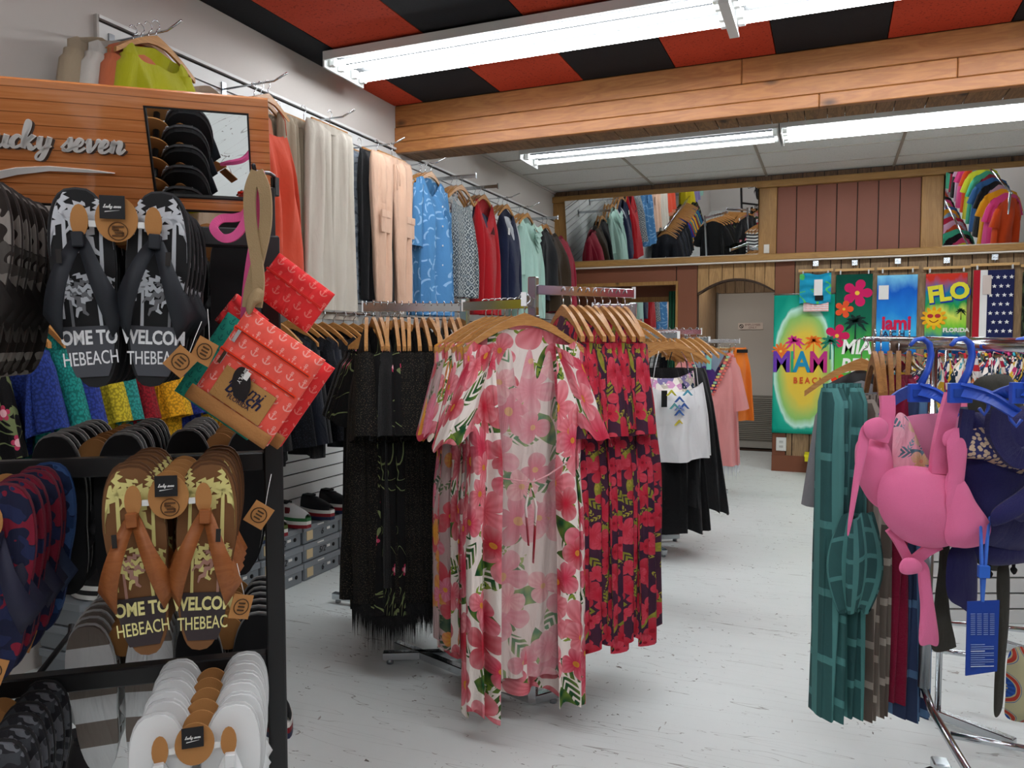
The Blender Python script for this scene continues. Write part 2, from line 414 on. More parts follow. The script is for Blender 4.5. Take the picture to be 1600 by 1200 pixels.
# ------------------------------------------------------------------ back wall
PW = wood('wall_plank', 'a58862', '755c42', 1.0, .5, 2, False); BROWN = plain('7c4a33', .5, bump=.05, bscale=80); DBR = plain('3a281c', .6)
FR = wood('frame_oak', 'ab8146', '8a6433', 1, .45, 0); FRV = wood('frame_oak_v', 'a87d45', '86602f', 1, .45, 2)
wb = struct('wall_back', B().box(XL, -2.84, YB+.02, YB+.12, 0, CE).box(-2.84, -1.6, YB+.02, YB+.12, 2.02, CE).box(-1.6, -1.37, YB+.02, YB+.12, 0, CE).box(-1.37, -.57, YB+.02, YB+.12, 2.05, CE).box(-.57, XR, YB+.02, YB+.12, 0, CE), DBR)
def plank(x0, x1, z0, z1, mat=PW, y=YB, d=.018, nm='wall_plank'):
    return B().box(x0+.005, x1-.005, y, y+d, z0, z1).build(nm, mat, wb)
random.seed(5); x = XL
while x < XR:
    w_ = random.choice((.09, .12, .15, .19)); plank(x, min(x+w_, XR), 3.05, CE, wood('dark_plank', '7a5a3c', '453020', 1.2, .5, 2)); x += w_
for x0, x1 in ((-.37, XR),):
    x = x0
    while x < x1:
        w_ = random.choice((.10, .13, .17, .21)); plank(x, min(x+w_, x1), .17, 2.215); x += w_
plank(-.57, -.37, 1.0, 2.215, BROWN, nm='painted_board'); plank(-.57, -.43, .17, 1.0, BROWN, nm='painted_board'); plank(-.43, -.37, .17, 1.0)
B().box(-.57, XR, YB-.012, YB+.018, 0, .17).build('base_board', BROWN, wb)
# left brown boarding around the changing recess
for a, b_, z0, z1 in ((XL, -2.84, 0, 2.215), (-2.84, -1.6, 2.02, 2.215), (-1.6, -1.37, 0, 2.215)): plank(a, b_, z0, z1, BROWN, nm='painted_board')
for a, b_, z0, z1 in ((-2.86, -2.835, 0, 2.04), (-1.605, -1.58, 0, 2.04), (-2.835, -1.605, 2.0, 2.04)): B().box(a, b_, YB-.012, YB+.02, z0, z1).build('recess_trim', FRV, wb)
B().box(-2.84, -1.6, YB+.5, YB+.55, 0, 2.3).build('recess_board', BROWN, wb)
B().box(-2.86, -2.84, YB+.12, YB+.5, 0, 2.1).box(-1.6, -1.58, YB+.12, YB+.5, 0, 2.1).box(-2.86, -1.58, YB+.12, YB+.5, 2.02, 2.1).build('recess_side', BROWN, wb)
mr = B().box(-2.33, -1.71, YB+.47, YB+.5, .3, 1.9).build('mirror_frame', FRV); tag(mr, 'tall mirror with wooden frame inside the brown changing recess', 'mirror')
B().box(-2.27, -1.76, YB+.464, YB+.471, .36, 1.84).build('mirror_glass', MIRROR, mr)
# vertical boards, frame and tilted mirrors above
xb = -.56
while xb < .77: plank(xb, min(xb+.192, .78), 2.28, 2.98, plain('7e4a38', .5, bump=.05), nm='painted_board'); xb += .192
for a, b_ in ((XL, -2.85), (-.74, -.56), (.78, .97), (2.6, XR)): B().bbox(((a+b_)/2, YB-.005, 2.63), (b_-a, .05, .70)).build('frame_post', FRV, wb)
B().bbox(((XL+XR)/2, YB-.02, 3.015), (XR-XL, .09, .07)).build('frame_rail', FR, wb)
B().bbox(((XL+XR)/2, YB-.03, 2.253), (XR-XL, .11, .065)).build('frame_rail', FR, wb)
B().box(XL, XR, YB-.09, YB-.02, 2.205, 2.219).build('light_edge', plain('d8cfc2', .5), wb)
for a, b_, nm in ((-2.85, -.74, 'long tilted mirror above the changing recess and doorway arch'), (.97, 2.6, 'tilted mirror high on the back wall right of brown boards')):
    mm = B().box(a, b_, -.008, .0, 0, .705).build('wall_mirror', MIRROR); mm.location = (0, YB-.012, 2.285); mm.rotation_euler.x = radians(11); tag(mm, nm, 'mirror')
    B().box(a, b_, .0, .006, 0, .705).build('backing', DBR, mm)
# arch fascia of planks
def arch_z(x): t = (x+.96)/.40; return 1.885+.145*(1-min(1, t*t))
xa = -1.37; random.seed(9)
while xa < -.575:
    w_ = random.choice((.10, .12, .14)); x1 = min(xa+w_, -.57); n = 5
    low = [(xa+.003+(x1-xa-.006)*i/n, arch_z(xa+(x1-xa)*i/n)) for i in range(n+1)]
    B().prism(low + [(x1-.003, 2.215), (xa+.003, 2.215)], YB, YB+.018).build('arch_plank', wood('arch_plank', 'b8905c', '8d6a40', 1.2, .5, 2), wb); xa = x1
pts = [(-1.37+.8*i/16, arch_z(-1.37+.8*i/16)) for i in range(17)]
B().prism(pts + [(x_, z_+.02) for x_, z_ in reversed(pts)], YB-.004, YB+.12).build('arch_lining', DBR, wb)
# passage and door
for a in range(8): B().box(-1.42, -1.375, YB+.12+a*.177, YB+.12+a*.177+.17, 0, 2.3).build('wall_plank', PW, wb)
B().box(-.57, -.5, YB+.12, 10.1, 0, 2.3).build('passage_wall', BROWN, wb)
for a in range(7): B().box(-1.375+a*.117, -1.375+a*.117+.111, 10.08, 10.12, 1.99, 2.4).build('wall_plank', PW, wb)
struct('wall_passage', B().box(-1.42, -.5, 10.15, 10.2, 0, 2.4).box(-1.42, -.5, YB+.12, 10.2, 2.4, 2.45), DBR)
DM = plain('c0bab0', .5); dr = struct('door_1', B().box(-1.372, -.6, 10.1, 10.145, .035, 1.99), DM)
B().bbox((-1.36, 10.1, 1.0), (.02, .06, 2.0)).build('door_frame', plain('6f675c', .5), dr)
B().box(-1.24, -.62, 10.085, 10.1, .12, .70).build('louvre_frame', plain('7c776d', .5), dr)
for i in range(22):
    M = Matrix.Translation((-.93, 10.08, .15+i*.0245)) @ Matrix.Rotation(radians(35), 4, 'X'); B().box(-.30, .30, -.01, .01, -.002, .002, M).build('louvre_slat', plain('99958b', .4), dr)
B().box(-1.37, -.6, 10.09, 10.1, .035, .12).build('kick_plate', plain('a9a59c', .4), dr)
B().box(-1.37, -.57, 10.05, 10.2, 0, .02).build('threshold', DBR, dr)

def text(name, s, size, mat, parent, loc, rz=0, rx=pi/2, ry=0, ext=.0015, shear=0, bold=0, align='CENTER', sx=1, sy=1, space=1):
    c = bpy.data.curves.new('t', 'FONT'); c.body = s; c.size = size; c.extrude = ext; c.shear = shear; c.offset = bold; c.align_x = align; c.align_y = 'CENTER'; c.space_character = space; c.resolution_u = 3
    t = bpy.data.objects.new('t', c); COL.objects.link(t)
    me = bpy.data.meshes.new_from_object(t.evaluated_get(bpy.context.evaluated_depsgraph_get())); bpy.data.objects.remove(t)
    me.materials.clear(); me.materials.append(mat if mat else WHITE)
    for vtx in me.vertices: vtx.co.x *= sx; vtx.co.y *= sy
    o = bpy.data.objects.new(name, me); COL.objects.link(o); o.parent = parent; o.location = loc; o.rotation_euler = (rx, ry, rz); return o
ds = B().box(-1.1, -.80, 10.088, 10.1, 1.53, 1.61).build('door_sign', plain('e2d3c6', .6)); tag(ds, 'small cream sign on the grey louvred door', 'sign')
text('lettering', 'EMPLOYEES', .036, plain('8a5a50', .6), ds, (-.925, 10.087, 1.585), ext=.001); text('lettering', 'ONLY', .036, plain('8a5a50', .6), ds, (-.925, 10.087, 1.552), ext=.001)
b = B(); b.tube([(-1.06+.022*cos(i*pi/8), 10.086, 1.57+.022*sin(i*pi/8)) for i in range(16)], .004, 5, closed=True); b.tube([(-1.075, 10.086, 1.585), (-1.045, 10.086, 1.555)], .004, 5); b.build('prohibition_symbol', BLK, ds)
sw = B().bbox((-.655, YB-.034, 2.345), (.055, .02, .09)).build('wall_switch', plain('d8d2c8', .5)); tag(sw, 'small white switch on oak post beside the tilted mirror', 'switch')
sp = B().bbox((-.475, YB-.018, .29), (.10, .02, .14)).build('wall_outlet', plain('dcdcd6', .5)); tag(sp, 'white outlet plate low on the wall under beach towel', 'outlet')
for zz in (.265, .315): B().box(-.495, -.455, YB-.032, YB-.026, zz-.012, zz+.012).build('socket', plain('b7b7b2', .5), sp)
# green curtain in the changing recess
cu = B().grid(lambda s, t: (-1.755+.13*s+.015*t, YB+.30+.03*sin(s*22), .05+1.9*t), 40, 20).build('curtain', cloth('1f7350')); tag(cu, 'dark green curtain at right side of changing recess', 'curtain')

# ------------------------------------------------------------------ ceiling lamps
m = Mt('lamp_tube'); e = m.n('ShaderNodeEmission'); e.inputs[0].default_value = (.93, .97, 1, 1); e.inputs[1].default_value = TUBE
m.lk(e.outputs[0], m.nt.nodes['Material Output'].inputs[0]); TUBEM = m.mat
LW = plain('d5d8d6', .35); LR = plain('3a3c3e', .45)  # LR: reflectors coloured darker than their real white to cut tube glare
def lamp(x0, x1, y0, y1, z, nt, label, grp=None):
    L = empty('tube_lamp', label, 'ceiling lamp', ((x0+x1)/2, (y0+y1)/2, z+.12), 0, grp); hx, hy = (x1-x0)/2, (y1-y0)/2
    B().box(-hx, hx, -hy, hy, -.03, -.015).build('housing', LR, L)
    for s in (-1, 1): B().box(-hx, hx, s*hy-.006, s*hy+.006, -.07, -.02).build('side_lip', LW, L)
    for s in (-1, 1): B().box(s*hx-.006, s*hx+.006, -hy, hy, -.11, -.02).build('end_plate', LW, L)
    for i in range(nt):
        y = -hy + (i+.5)*2*hy/nt
        if nt == 4: y = (-.155, -.065, .075, .165)[i]*hy/.21
        B().tube([(-hx+.05, y, -.075), (hx-.05, y, -.075)], .014, 8).build('tube', TUBEM, L)
        for s in (-1, 1): B().bbox((s*(hx-.03), y, -.07), (.035, .035, .05)).build('socket', WHITE, L)
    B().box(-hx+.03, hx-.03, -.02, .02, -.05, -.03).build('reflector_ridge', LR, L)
    B().box(-hx*.3, -hx*.3+.06, -.02, .02, -.015, -.005).box(hx*.3, hx*.3+.06, -.02, .02, -.015, -.005).build('mount', LW, L)
    return L
pl = bpy.data.lights.new('passage_fill_light', 'AREA'); pl.shape = 'RECTANGLE'; pl.size = .5; pl.size_y = .25; pl.energy = 5; pl.color = (1, .97, .92)  # unseen fill light, added behind the arch to brighten the grey door
plo = bpy.data.objects.new('passage_fill_light', pl); COL.objects.link(plo); plo.location = (-.97, 9.0, 2.36)
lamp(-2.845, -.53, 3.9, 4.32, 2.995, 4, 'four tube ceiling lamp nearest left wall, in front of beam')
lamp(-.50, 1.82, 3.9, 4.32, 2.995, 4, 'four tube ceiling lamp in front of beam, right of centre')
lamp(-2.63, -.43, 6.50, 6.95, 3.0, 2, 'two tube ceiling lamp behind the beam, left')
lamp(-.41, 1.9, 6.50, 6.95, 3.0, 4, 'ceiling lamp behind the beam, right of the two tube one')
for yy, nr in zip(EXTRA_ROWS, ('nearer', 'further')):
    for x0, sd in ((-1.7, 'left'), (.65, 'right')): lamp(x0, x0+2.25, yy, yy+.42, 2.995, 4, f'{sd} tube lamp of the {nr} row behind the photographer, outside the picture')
b = B().box(-.54, -.49, 3.88, 4.34, 2.985, 3.0).build('joint_bracket', WHITE); b.location = (0, 0, -.0); tag(b, 'white bracket joining two front ceiling lamps', 'bracket')
# ------------------------------------------------------------------ hangers and garments
def make_hanger(w_=.42, label='x', mat=None, clips=False, name='wooden_hanger', color='wood'):
    h = empty(name, label, 'hanger'); mat = mat or HWOOD; hw = w_/2
    if clips:
        B().bbox((0, 0, -.085), (w_, .012, .022)).build('bar', mat, h)
        for s in (-1, 1): B().bbox((s*hw*.8, 0, -.107), (.016, .018, .034)).build('clip', plain('c9c9cc', .3), h)
    else:
        n = 9
        for s in (-1, 1):
            top = []; bot = []
            for i in range(n+1):
                t = i/n; x = s*hw*t; z = -.058-.118*t**1.05+.010*sin(pi*t); th = .030*(1-.35*t)+.012*max(0, 1-t*4)
                top.append((x, z)); bot.append((x, z-th))
            out = top + bot[::-1]; 
            if s < 0: out = out[::-1]
            B().prism(out, -.007, .007).build('shoulder', mat, h)
    pts = [(0, 0, -.065), (0, 0, -.035)] + [(.018+.020*cos(pi+.0-a), 0, -.012+.022*sin(a)) for a in [i*pi*1.15/9-.2 for i in range(10)]]
    pts = [(0, 0, -.07), (0, 0, -.04), (.006, 0, -.03)] + [(.0+.020*cos(a), 0, -.012+.020*sin(a)) for a in [-.5+i*(pi*1.12)/9 for i in range(10)]]
    B().tube(pts, .0022, 6).build('hook', CHROME, h)
    return h
HAN = make_hanger(); HANS = make_hanger(.36); HANC = make_hanger(.34, clips=True); 
WHW = wood('pale_hanger_wood', 'd8b27a', 'bb8d52', 3, .4, 0, False)

def garment(name, label, cat, L, wt, wh, mat, depth=.05, sleeve=None, folds=9, amp=.018, neck=.11, neckd=.05, slope=.58, z0=-.085, waist=None, seed=1, nu=72, nv=26, slm=None, asym=0, open_front=None, sleeve_r=.09, strap=None, vneck=0, hemw=0, body_name='body'):
    """hanging garment: local x = across, -y = front, origin at the hook point"""
    g = empty(name, label, cat); rnd = random.Random(seed); ph = [rnd.random()*6.28 for _ in range(6)]
    hw0, hw1 = wt/2, wh/2
    def width(t):
        w_ = hw0+(hw1-hw0)*min(1, t*1.0)**.8
        if waist: w_ *= 1-waist*math.exp(-((t-.33)/.12)**2)
        return w_
    def P(a, t):
        ca, sa = cos(a), sin(a); hw = width(t)
        x = hw*(abs(ca)**.75)*(1 if ca > 0 else -1); d = (.010+depth*min(1, t*4)**.7*(1+.35*t)); y = d*sa
        k = amp*1.45*min(1, t*2.2)
        f = sin(a*folds+ph[0]+.6*sin(t*5+ph[1]))+.5*sin(a*(folds*2-3)+ph[2]+1.2*t)
        y += k*f*(.4+abs(sa)); x += k*.35*cos(a*folds+ph[3])
        zt = z0-slope*abs(x if t > 0 else hw0*ca)*.8
        xx = hw0*ca*(1.0)
        if abs(xx) < neck:
            q = 1-(xx/neck)**2; dip = neckd*q**.5*(1.0 if sa < 0 else .25)
            if vneck and sa < 0: dip = vneck*(1-abs(xx)/neck)
            zt -= dip
        if strap: zt = z0 - strap - (neckd*(1-(xx/hw0)**2))
        zh = z0-L-asym*ca*hw1-hemw*(sin(a*folds*.5+ph[4])*.5)
        z = zt+(zh-zt)*t
        return (x, y, z)
    def build(a0, a1, nm, mt, n=nu):
        b = B(); b.grid(lambda s, t: P(a0+(a1-a0)*s, t), n, nv, lambda s, t: ((a0+(a1-a0)*s)*(wt+.1)*.45+seed*.37, P(a0+(a1-a0)*s, t)[2]+seed*.21))
        return b.build(nm, mt, g)
    if open_front:
        o = open_front; build(-pi/2+o, 3*pi/2-o, body_name, mat)
    else: build(0, 2*pi, body_name, mat)
    if strap:
        for s in (-1, 1):
            for yy in (-1,):
                B().tube([(s*hw0*.55, 0, z0-.03), (s*hw0*.72, yy*.02, z0-strap*.6), (s*hw0*.8, yy*.02, z0-strap-.02)], .004, 6, .5).build('strap', mat, g)
    if sleeve:
        Ls, ang = sleeve
        for s in (-1, 1):
            x0 = s*(hw0-.02); zz = z0-slope*hw0*.8-.02
            def Q(u, t):
                a = 2*pi*u; r = sleeve_r*(1+.25*t); dx = sin(ang)*Ls*t; dz = -cos(ang)*Ls*t
                k = .012*t*sin(a*5+ph[5])
                return (x0+s*(dx)+s*cos(ang)*r*.62*cos(a)*(1 if t > .1 else .7)-s*.01, (r*.42+k)*sin(a), zz-.02+dz+sin(ang)*r*.6*cos(a)*s*s-.03*t)
            B().grid(Q, 20, 10, lambda u, t: (u*.35+s+seed*.3, t*Ls)).build('sleeve', slm or mat, g)
    return g
def trousers(name, label, L, w_, mat, flare=.8, z0=-.10, depth=.035, seed=1, folds=7, cargo=None, cat='trousers', crease=.018, gather=True):
    g = empty(name, label, cat); rnd = random.Random(seed); p0 = rnd.random()*6; hw = w_/2; rise = .25
    for s in (-1, 1):
        def P(u, t):
            a = 2*pi*u; lw = hw*(.5+(.5*flare-.5)*max(0, (t-.2)/.8)) if t > .0 else hw*.5
            cx = s*hw*(.5+(.02*t)); k = crease*(sin(a*folds+p0+t*3)+.5*sin(a*11+p0*2))*min(1, t*4+.2)
            x = cx+lw*cos(a)*1.0; y = (depth+k)*sin(a)*(1 if t > .02 else .5); return (x, y, z0-L*t)
        B().grid(P, 40, 24, lambda u, t: (u*w_*1.1+s+seed*.4, -L*t)).build('trouser_leg', mat, g)
    B().grid(lambda u, t: (hw*.98*cos(2*pi*u), (.02+.004*sin(u*pi*40))*sin(2*pi*u), z0+.012-.045*t), 60, 3, lambda u, t: (u, t*.05)).build('waistband', mat, g)
    if cargo:
        for s in (-1, 1): B().bbox((s*hw*.62, -depth-.006, z0-L*.46), (.10, .012, .13)).build('cargo_pocket', mat, g); B().bbox((s*hw*.62, -depth-.013, z0-L*.405), (.105, .008, .045)).build('pocket_flap', mat, g)
        B().tube([(-.01, -.03, z0-.03), (-.02, -.045, z0-.12), (-.015, -.045, z0-.20)], .003, 5).tube([(.01, -.03, z0-.03), (.025, -.045, z0-.10), (.02, -.045, z0-.17)], .003, 5).build('drawstring', mat, g)['kind'] = 'stuff'
    return g
def price_tag(g, x, z, y=-.07, mat=None, w_=.035, h=.06):
    t = B().bbox((x, y, z), (w_, .003, h)).build('price_tag', mat or TAGW, g); return t

# ---- faceouts and garments of the left wall, upper row
GREY = WHITE
def faceout(y, z, L, label, x=XL+.02, sq=False):
    f = bpy.data.objects.new('display_arm', None); COL.objects.link(f); f.location = (x, y, z); f.parent = wl
    if sq: B().bbox((L/2, 0, 0), (L, .014, .028)).build('arm', CHROME, f)
    else: B().tube([(0, 0, 0), (L*.8, 0, 0), (L, 0, .03)], .005, 6).build('arm', CHROME, f)
    B().bbox((.004, 0, -.01), (.008, .03, .09)).build('bracket', STEEL, f)
    if sq: B().bbox((L, 0, .0), (.008, .02, .045)).build('end_stop', CHROME, f)
    return f
c = cloth
def stack(y, z, items, deslab, xs=-2.72, dx=.045, han=None):
    """items front to back: (proto, rz offset, label)"""
    for i, it in enumerate(items):
        x = xs-dx*i
        if it[0]: put(it[0], (x, y+it[3] if len(it) > 3 else y, z), pi/2+it[1], it[2])
        put(han or HAN, (x, y, z), pi/2+it[1]*.8+random.uniform(-.03, .03), f'{"outermost" if i == 0 else ("second" if i == 1 else "third" if i == 2 else "innermost")} wooden hanger {deslab}', 'hangers of the upper left wall row')
random.seed(11)
ypos = [(2.56, 2.70, 0), (3.25, 2.70, 0), (3.85, 2.68, 0), (4.42, 2.66, 0), (5.0, 2.66, 0), (5.50, 2.66, 1), (5.93, 2.66, 1), (6.42, 2.66, 0), (6.92, 2.66, 0), (7.45, 2.63, 1)]
wh = ['above yellow blouse', 'beside the coral dress', 'above cream wide trousers', 'above peach cargo trousers', 'above blue brushstroke shirt dress', 'above snakeskin print dress', 'above bright red dress', 'above navy dress', 'above mint ruffled top', 'above last black top']
for (y, z, sq), s in zip(ypos, wh): faceout(y, z+(-.0), .42, 'chrome display arm '+s, sq=sq)
Y1 = garment('blouse', '', 'blouse', .70, .34, .40, c('c3c21d', .5), .06, (.2, .12), 7, seed=3, neckd=.10, slope=.5)
stack(2.54, 2.735, [(Y1, 0, 'bright yellow blouse hanging above the wooden header board'), (garment('blouse', '', 'blouse', .72, .34, .40, c('d9764e', .5), .05, (.2, .1), 6, seed=4), .03, 'orange blouse directly behind the yellow blouse', -.04),
    (garment('blouse', '', 'blouse', .72, .34, .38, c('ddd8d0', .4), .04, (.2, .1), 6, seed=5), .0, 'white blouse behind the orange blouse', -.09), (garment('blouse', '', 'blouse', .72, .34, .38, c('b5a389', .4), .04, (.2, .1), 6, seed=6), .0, 'beige blouse nearest wall behind the white blouse', -.15)], 'above yellow blouse')
CO = garment('strappy_dress', '', 'dress', .95, .26, .42, c('e2573c', .6), .06, None, 8, strap=.14, seed=7, neckd=.04)
stack(3.25, 2.70, [(CO, .05, 'coral strappy dress beside beige trousers on the left wall', .02), (garment('dress', '', 'dress', 1.05, .40, .46, c('e08a68', .5), .06, None, 7, seed=8), 0, 'salmon dress behind the coral strappy dress', -.12), (garment('dress', '', 'dress', .9, .40, .46, c('b49b83', .5), .06, None, 7, seed=9), 0, 'tan dress nearest the wall behind salmon dress', -.3)], 'beside the coral dress')
put(HANC, (-2.69, 3.74, 2.68), pi/2, 'wooden clip hanger holding cream wide trousers')
put(trousers('trousers', '', 1.09, .44, c('d8d0c2', .5), 1.25, seed=1), (-2.69, 3.74, 2.68), pi/2, 'cream wide leg trousers hanging on the left wall')
put(HANC, (-2.75, 3.58, 2.67), pi/2, 'wooden clip hanger holding front beige trousers')
put(trousers('trousers', '', 1.0, .34, c('ab9c86', .5), 1.0, seed=2), (-2.75, 3.52, 2.67), pi/2+.05, 'beige trousers directly left of cream wide trousers')
put(trousers('trousers', '', 1.0, .30, c('97876f', .5), 1.0, seed=3), (-2.81, 3.44, 2.66), pi/2, 'darker taupe trousers between coral dress and beige trousers')
put(HANC, (-2.81, 3.44, 2.66), pi/2, 'wooden clip hanger holding taupe trousers')
put(trousers('trousers', '', .93, .50, c('f0c7ab', .9), .58, seed=4, cargo=1), (-2.68, 4.40, 2.65), pi/2, 'peach cargo trousers with side pockets on left wall')
put(HANC, (-2.68, 4.40, 2.65), pi/2, 'wooden clip hanger holding the peach cargo trousers')
put(trousers('trousers', '', .93, .40, c('17171a', .5), .8, seed=5), (-2.75, 4.33, 2.66), pi/2, 'black trousers behind the peach cargo trousers'); put(HANC, (-2.75, 4.33, 2.66), pi/2, 'wooden clip hanger holding the black trousers')
put(trousers('trousers', '', .93, .36, pattern('camo', '77808a', '555d66', '8d959c'), .8, seed=6), (-2.83, 4.25, 2.66), pi/2, 'grey washed trousers between cream trousers and black trousers'); put(HANC, (-2.83, 4.25, 2.66), pi/2, 'wooden clip hanger holding grey washed trousers')
BS = garment('shirt_dress', '', 'dress', 1.02, .42, .46, pattern('brush', '4f86b8', '8fb8dc'), .07, (.42, .12), 8, seed=12, neckd=.09, vneck=.16, slope=.35)
for i in range(4): B().lathe([(0, -.003), (.007, -.003), (.007, .003), (0, .003)], 8, Matrix.Translation((0, -.095, -.32-.14*i)) @ Matrix.Rotation(pi/2, 4, 'X')).build('button', TAGW, BS)
B().bbox((.10, -.085, -.40), (.11, .006, .12)).build('chest_pocket', pattern('brush', '3f74a4', '7ba8cf'), BS)
stack(5.0, 2.66, [(BS, 0, 'blue shirt dress with pale brushstroke print on left wall'), (None, .1, ''), (None, -.1, '')], 'above blue brushstroke shirt dress')
SN = garment('sleeveless_dress', '', 'dress', .86, .30, .36, pattern('snake', '3f4a52', 'aeb4b4', '6d7880'), .05, None, 6, strap=.10, seed=13)
stack(5.50, 2.66, [(SN, 0, 'grey snakeskin print sleeveless dress'), (garment('sleeveless_dress', '', 'dress', .7, .3, .34, pattern('multi', '7a3540', '9a9aa0', 'c9b8b0'), .04, None, 6, strap=.1, seed=15), .06, 'dark red patterned dress behind the snakeskin print dress', .05), (None, -.05, '')], 'above snakeskin print dress')
RD = garment('wrap_dress', '', 'dress', .98, .33, .36, c('b4141f', .5), .06, None, 6, seed=16, neck=.13, vneck=.24, slope=.3)
B().grid(lambda s, t: (-.05+.1*s, -.078-.008*sin(pi*s), -.40+.07*t*(1-abs(2*s-1))), 8, 4).build('keyhole', plain('4a0a10'), RD)
stack(5.93, 2.66, [(RD, 0, 'bright red sleeveless dress with keyhole front'), (garment('dress', '', 'dress', .6, .32, .34, c('1f2547', .4), .04, None, 6, seed=17, neckd=.12), 0, 'dark navy top just behind the red dress', .05), (None, .05, '')], 'above bright red dress')
ND = garment('dress', '', 'dress', .84, .34, .38, c('18203f', .5), .06, None, 6, seed=18, vneck=.2); price_tag(ND, -.12, -.32)
stack(6.42, 2.66, [(ND, 0, 'navy dress with white price tag beside the red dress'), (garment('shirt', '', 'blouse', .5, .32, .34, c('c9ccd2', .5), .05, None, 6, seed=19), 0, 'pale grey top behind the navy dress', .12), (None, -.05, '')], 'above navy dress')
MT = garment('ruffled_top', '', 'blouse', .98, .40, .46, c('b4d9cd', .7), .08, (.42, .1), 9, seed=20, neckd=.07)
for i in range(5): B().grid(lambda s, t: ((s-.5)*(.20-.03*i), -.10-.02*t-.006*sin(s*40+i), -.17-.05*i-.05*t-.03*sin(pi*s)), 30, 3).build('ruffle', c('c2e3d8', .5), MT)
stack(6.92, 2.66, [(MT, 0, 'pale mint blouse with ruffled front'), (None, .06, ''), (None, -.06, '')], 'above mint ruffled top')
BT = garment('blouse', '', 'blouse', .70, .34, .36, c('17181c', .4), .05, (.4, .05), 6, seed=21); price_tag(BT, .05, -.33)
stack(7.45, 2.63, [(BT, 0, 'black top with price tag, last before back corner'), (garment('shirt', '', 'blouse', .75, .34, .36, c('232834', .4), .05, None, 6, seed=22), 0, 'dark top behind the last black top', .1)], 'above last black top')
# continuation seen in the tilted mirrors
mc = [('a51f3a', 7.95), ('3a2c1c', 7.75), ('d6c31e', 1.3), ('8d84b8', .7), ('96c4b2', .1), ('e07a42', -.6), ('c78aa0', -1.3), ('5a7ea8', -2.0), ('e8e3da', -2.7)]
for i, (col_, y) in enumerate(mc):
    put(garment('dress', '', 'dress', .85, .4, .46, c(col_, .5), .08, (.25, .3), 7, seed=40+i), (-2.72, y, 2.62 if y > 2 else 2.2), pi/2, ['crimson', 'leopard brown', 'yellow', 'lilac', 'sage', 'orange', 'rose', 'steel blue', 'ivory'][i]+' dress on left wall, seen mainly in the tilted mirrors')

# ---- lower hang rail of the left wall
r = empty('hang_rail', 'long metal rail holding colourful lace tops and black tops low on left wall', 'clothes rail', (-2.64, 2.55, 1.53))
B().tube([(0, -1.4, 0), (0, 1.5, 0)], .012, 8).build('bar', CHROME, r)
for y in (-1.3, 0, 1.4): B().bbox((-.15, y, 0), (.30, .012, .03)).build('bracket', STEEL, r)
lc = [('2a3f8c', 'royal blue'), ('1e8a80', 'teal'), ('2d3f90', 'deep blue'), ('c9b52a', 'lemon'), ('2b8f88', 'turquoise'), ('8c1420', 'crimson'), ('e0a018', 'amber'), ('e8b020', 'golden'), ('28388a', 'cobalt'), ('e6c238', 'sunny yellow'), ('d98a1c', 'marigold'), ('1f8f8a', 'sea green'), ('a0182a', 'scarlet'), ('2c3a9c', 'ultramarine')]
PL = {}
for i, (cc, nm) in enumerate(lc):
    y = 1.78+.082*i
    g = garment('lace_top', '', 'lace top', random.choice((.42, .5, .56, .62)), .38, .44, pattern('lace', cc, ''.join('%02x' % int(int(cc[k:k+2], 16)*.76) for k in (0, 2, 4))), .045, (.24, .25), 6, seed=60+i, asym=random.choice((-.5, .4, .2)), nu=40, nv=14)
    put(g, (-2.64, y, 1.53), random.uniform(-.15, .1), nm+' lace top low on the left wall behind the flip flop stand'); put(HAN, (-2.64, y, 1.53), random.uniform(-.1, .1), 'wooden hanger of the '+nm+' lace top')
gb = garment('black_tunic', '', 'tunic', .66, .36, .42, pattern('embroider', '0c0b0c', '0c0b0c', 'b83a5a'), .06, (.32, .2), 7, seed=80, asym=.3, nu=48, nv=18)
for i in range(5): put(gb, (-2.70, 1.25+.1*i, 1.52), .1*random.uniform(-1, 1), f'black tunic with red embroidered vines, {ordn(i)} from the left frame edge', 'embroidered tunics low on the left wall')
bl = [garment('black_jacket', '', 'jacket', L_, .40, .44, mt, .07, (.45, .12), 8, seed=90+i, asym=a_, nu=48, nv=18) for i, (L_, mt, a_) in enumerate(((.62, c('141519', .8), .3), (.56, pattern('glitter', '121318', '343a48', s=.4), .1), (.6, c('1a1f2c', .9), -.2)))]
for i in range(11):
    y = 2.98+.1*i; z_ = 1.53
    put(bl[i % 3], (-2.64, y, z_), random.uniform(-.2, .15), f'{["plain black", "glittery dark blue", "creased navy black"][i % 3]} jacket on the low left rail, {ordn(i)} jacket counted from the left', 'dark jackets on low left rail')
    put(HANS, (-2.64, y, z_), random.uniform(-.1, .1), f'wooden hanger of the {ordn(i)} dark jacket from the left', 'hangers of dark jackets')
ws = garment('white_scarf', '', 'scarf', .5, .16, .2, c('d5d8d8', .6, sheer=.8), .05, None, 6, seed=99); put(ws, (-2.62, 4.13, 1.18), pi/2, 'thin white scarf hanging above the dark sneakers on the left wall')

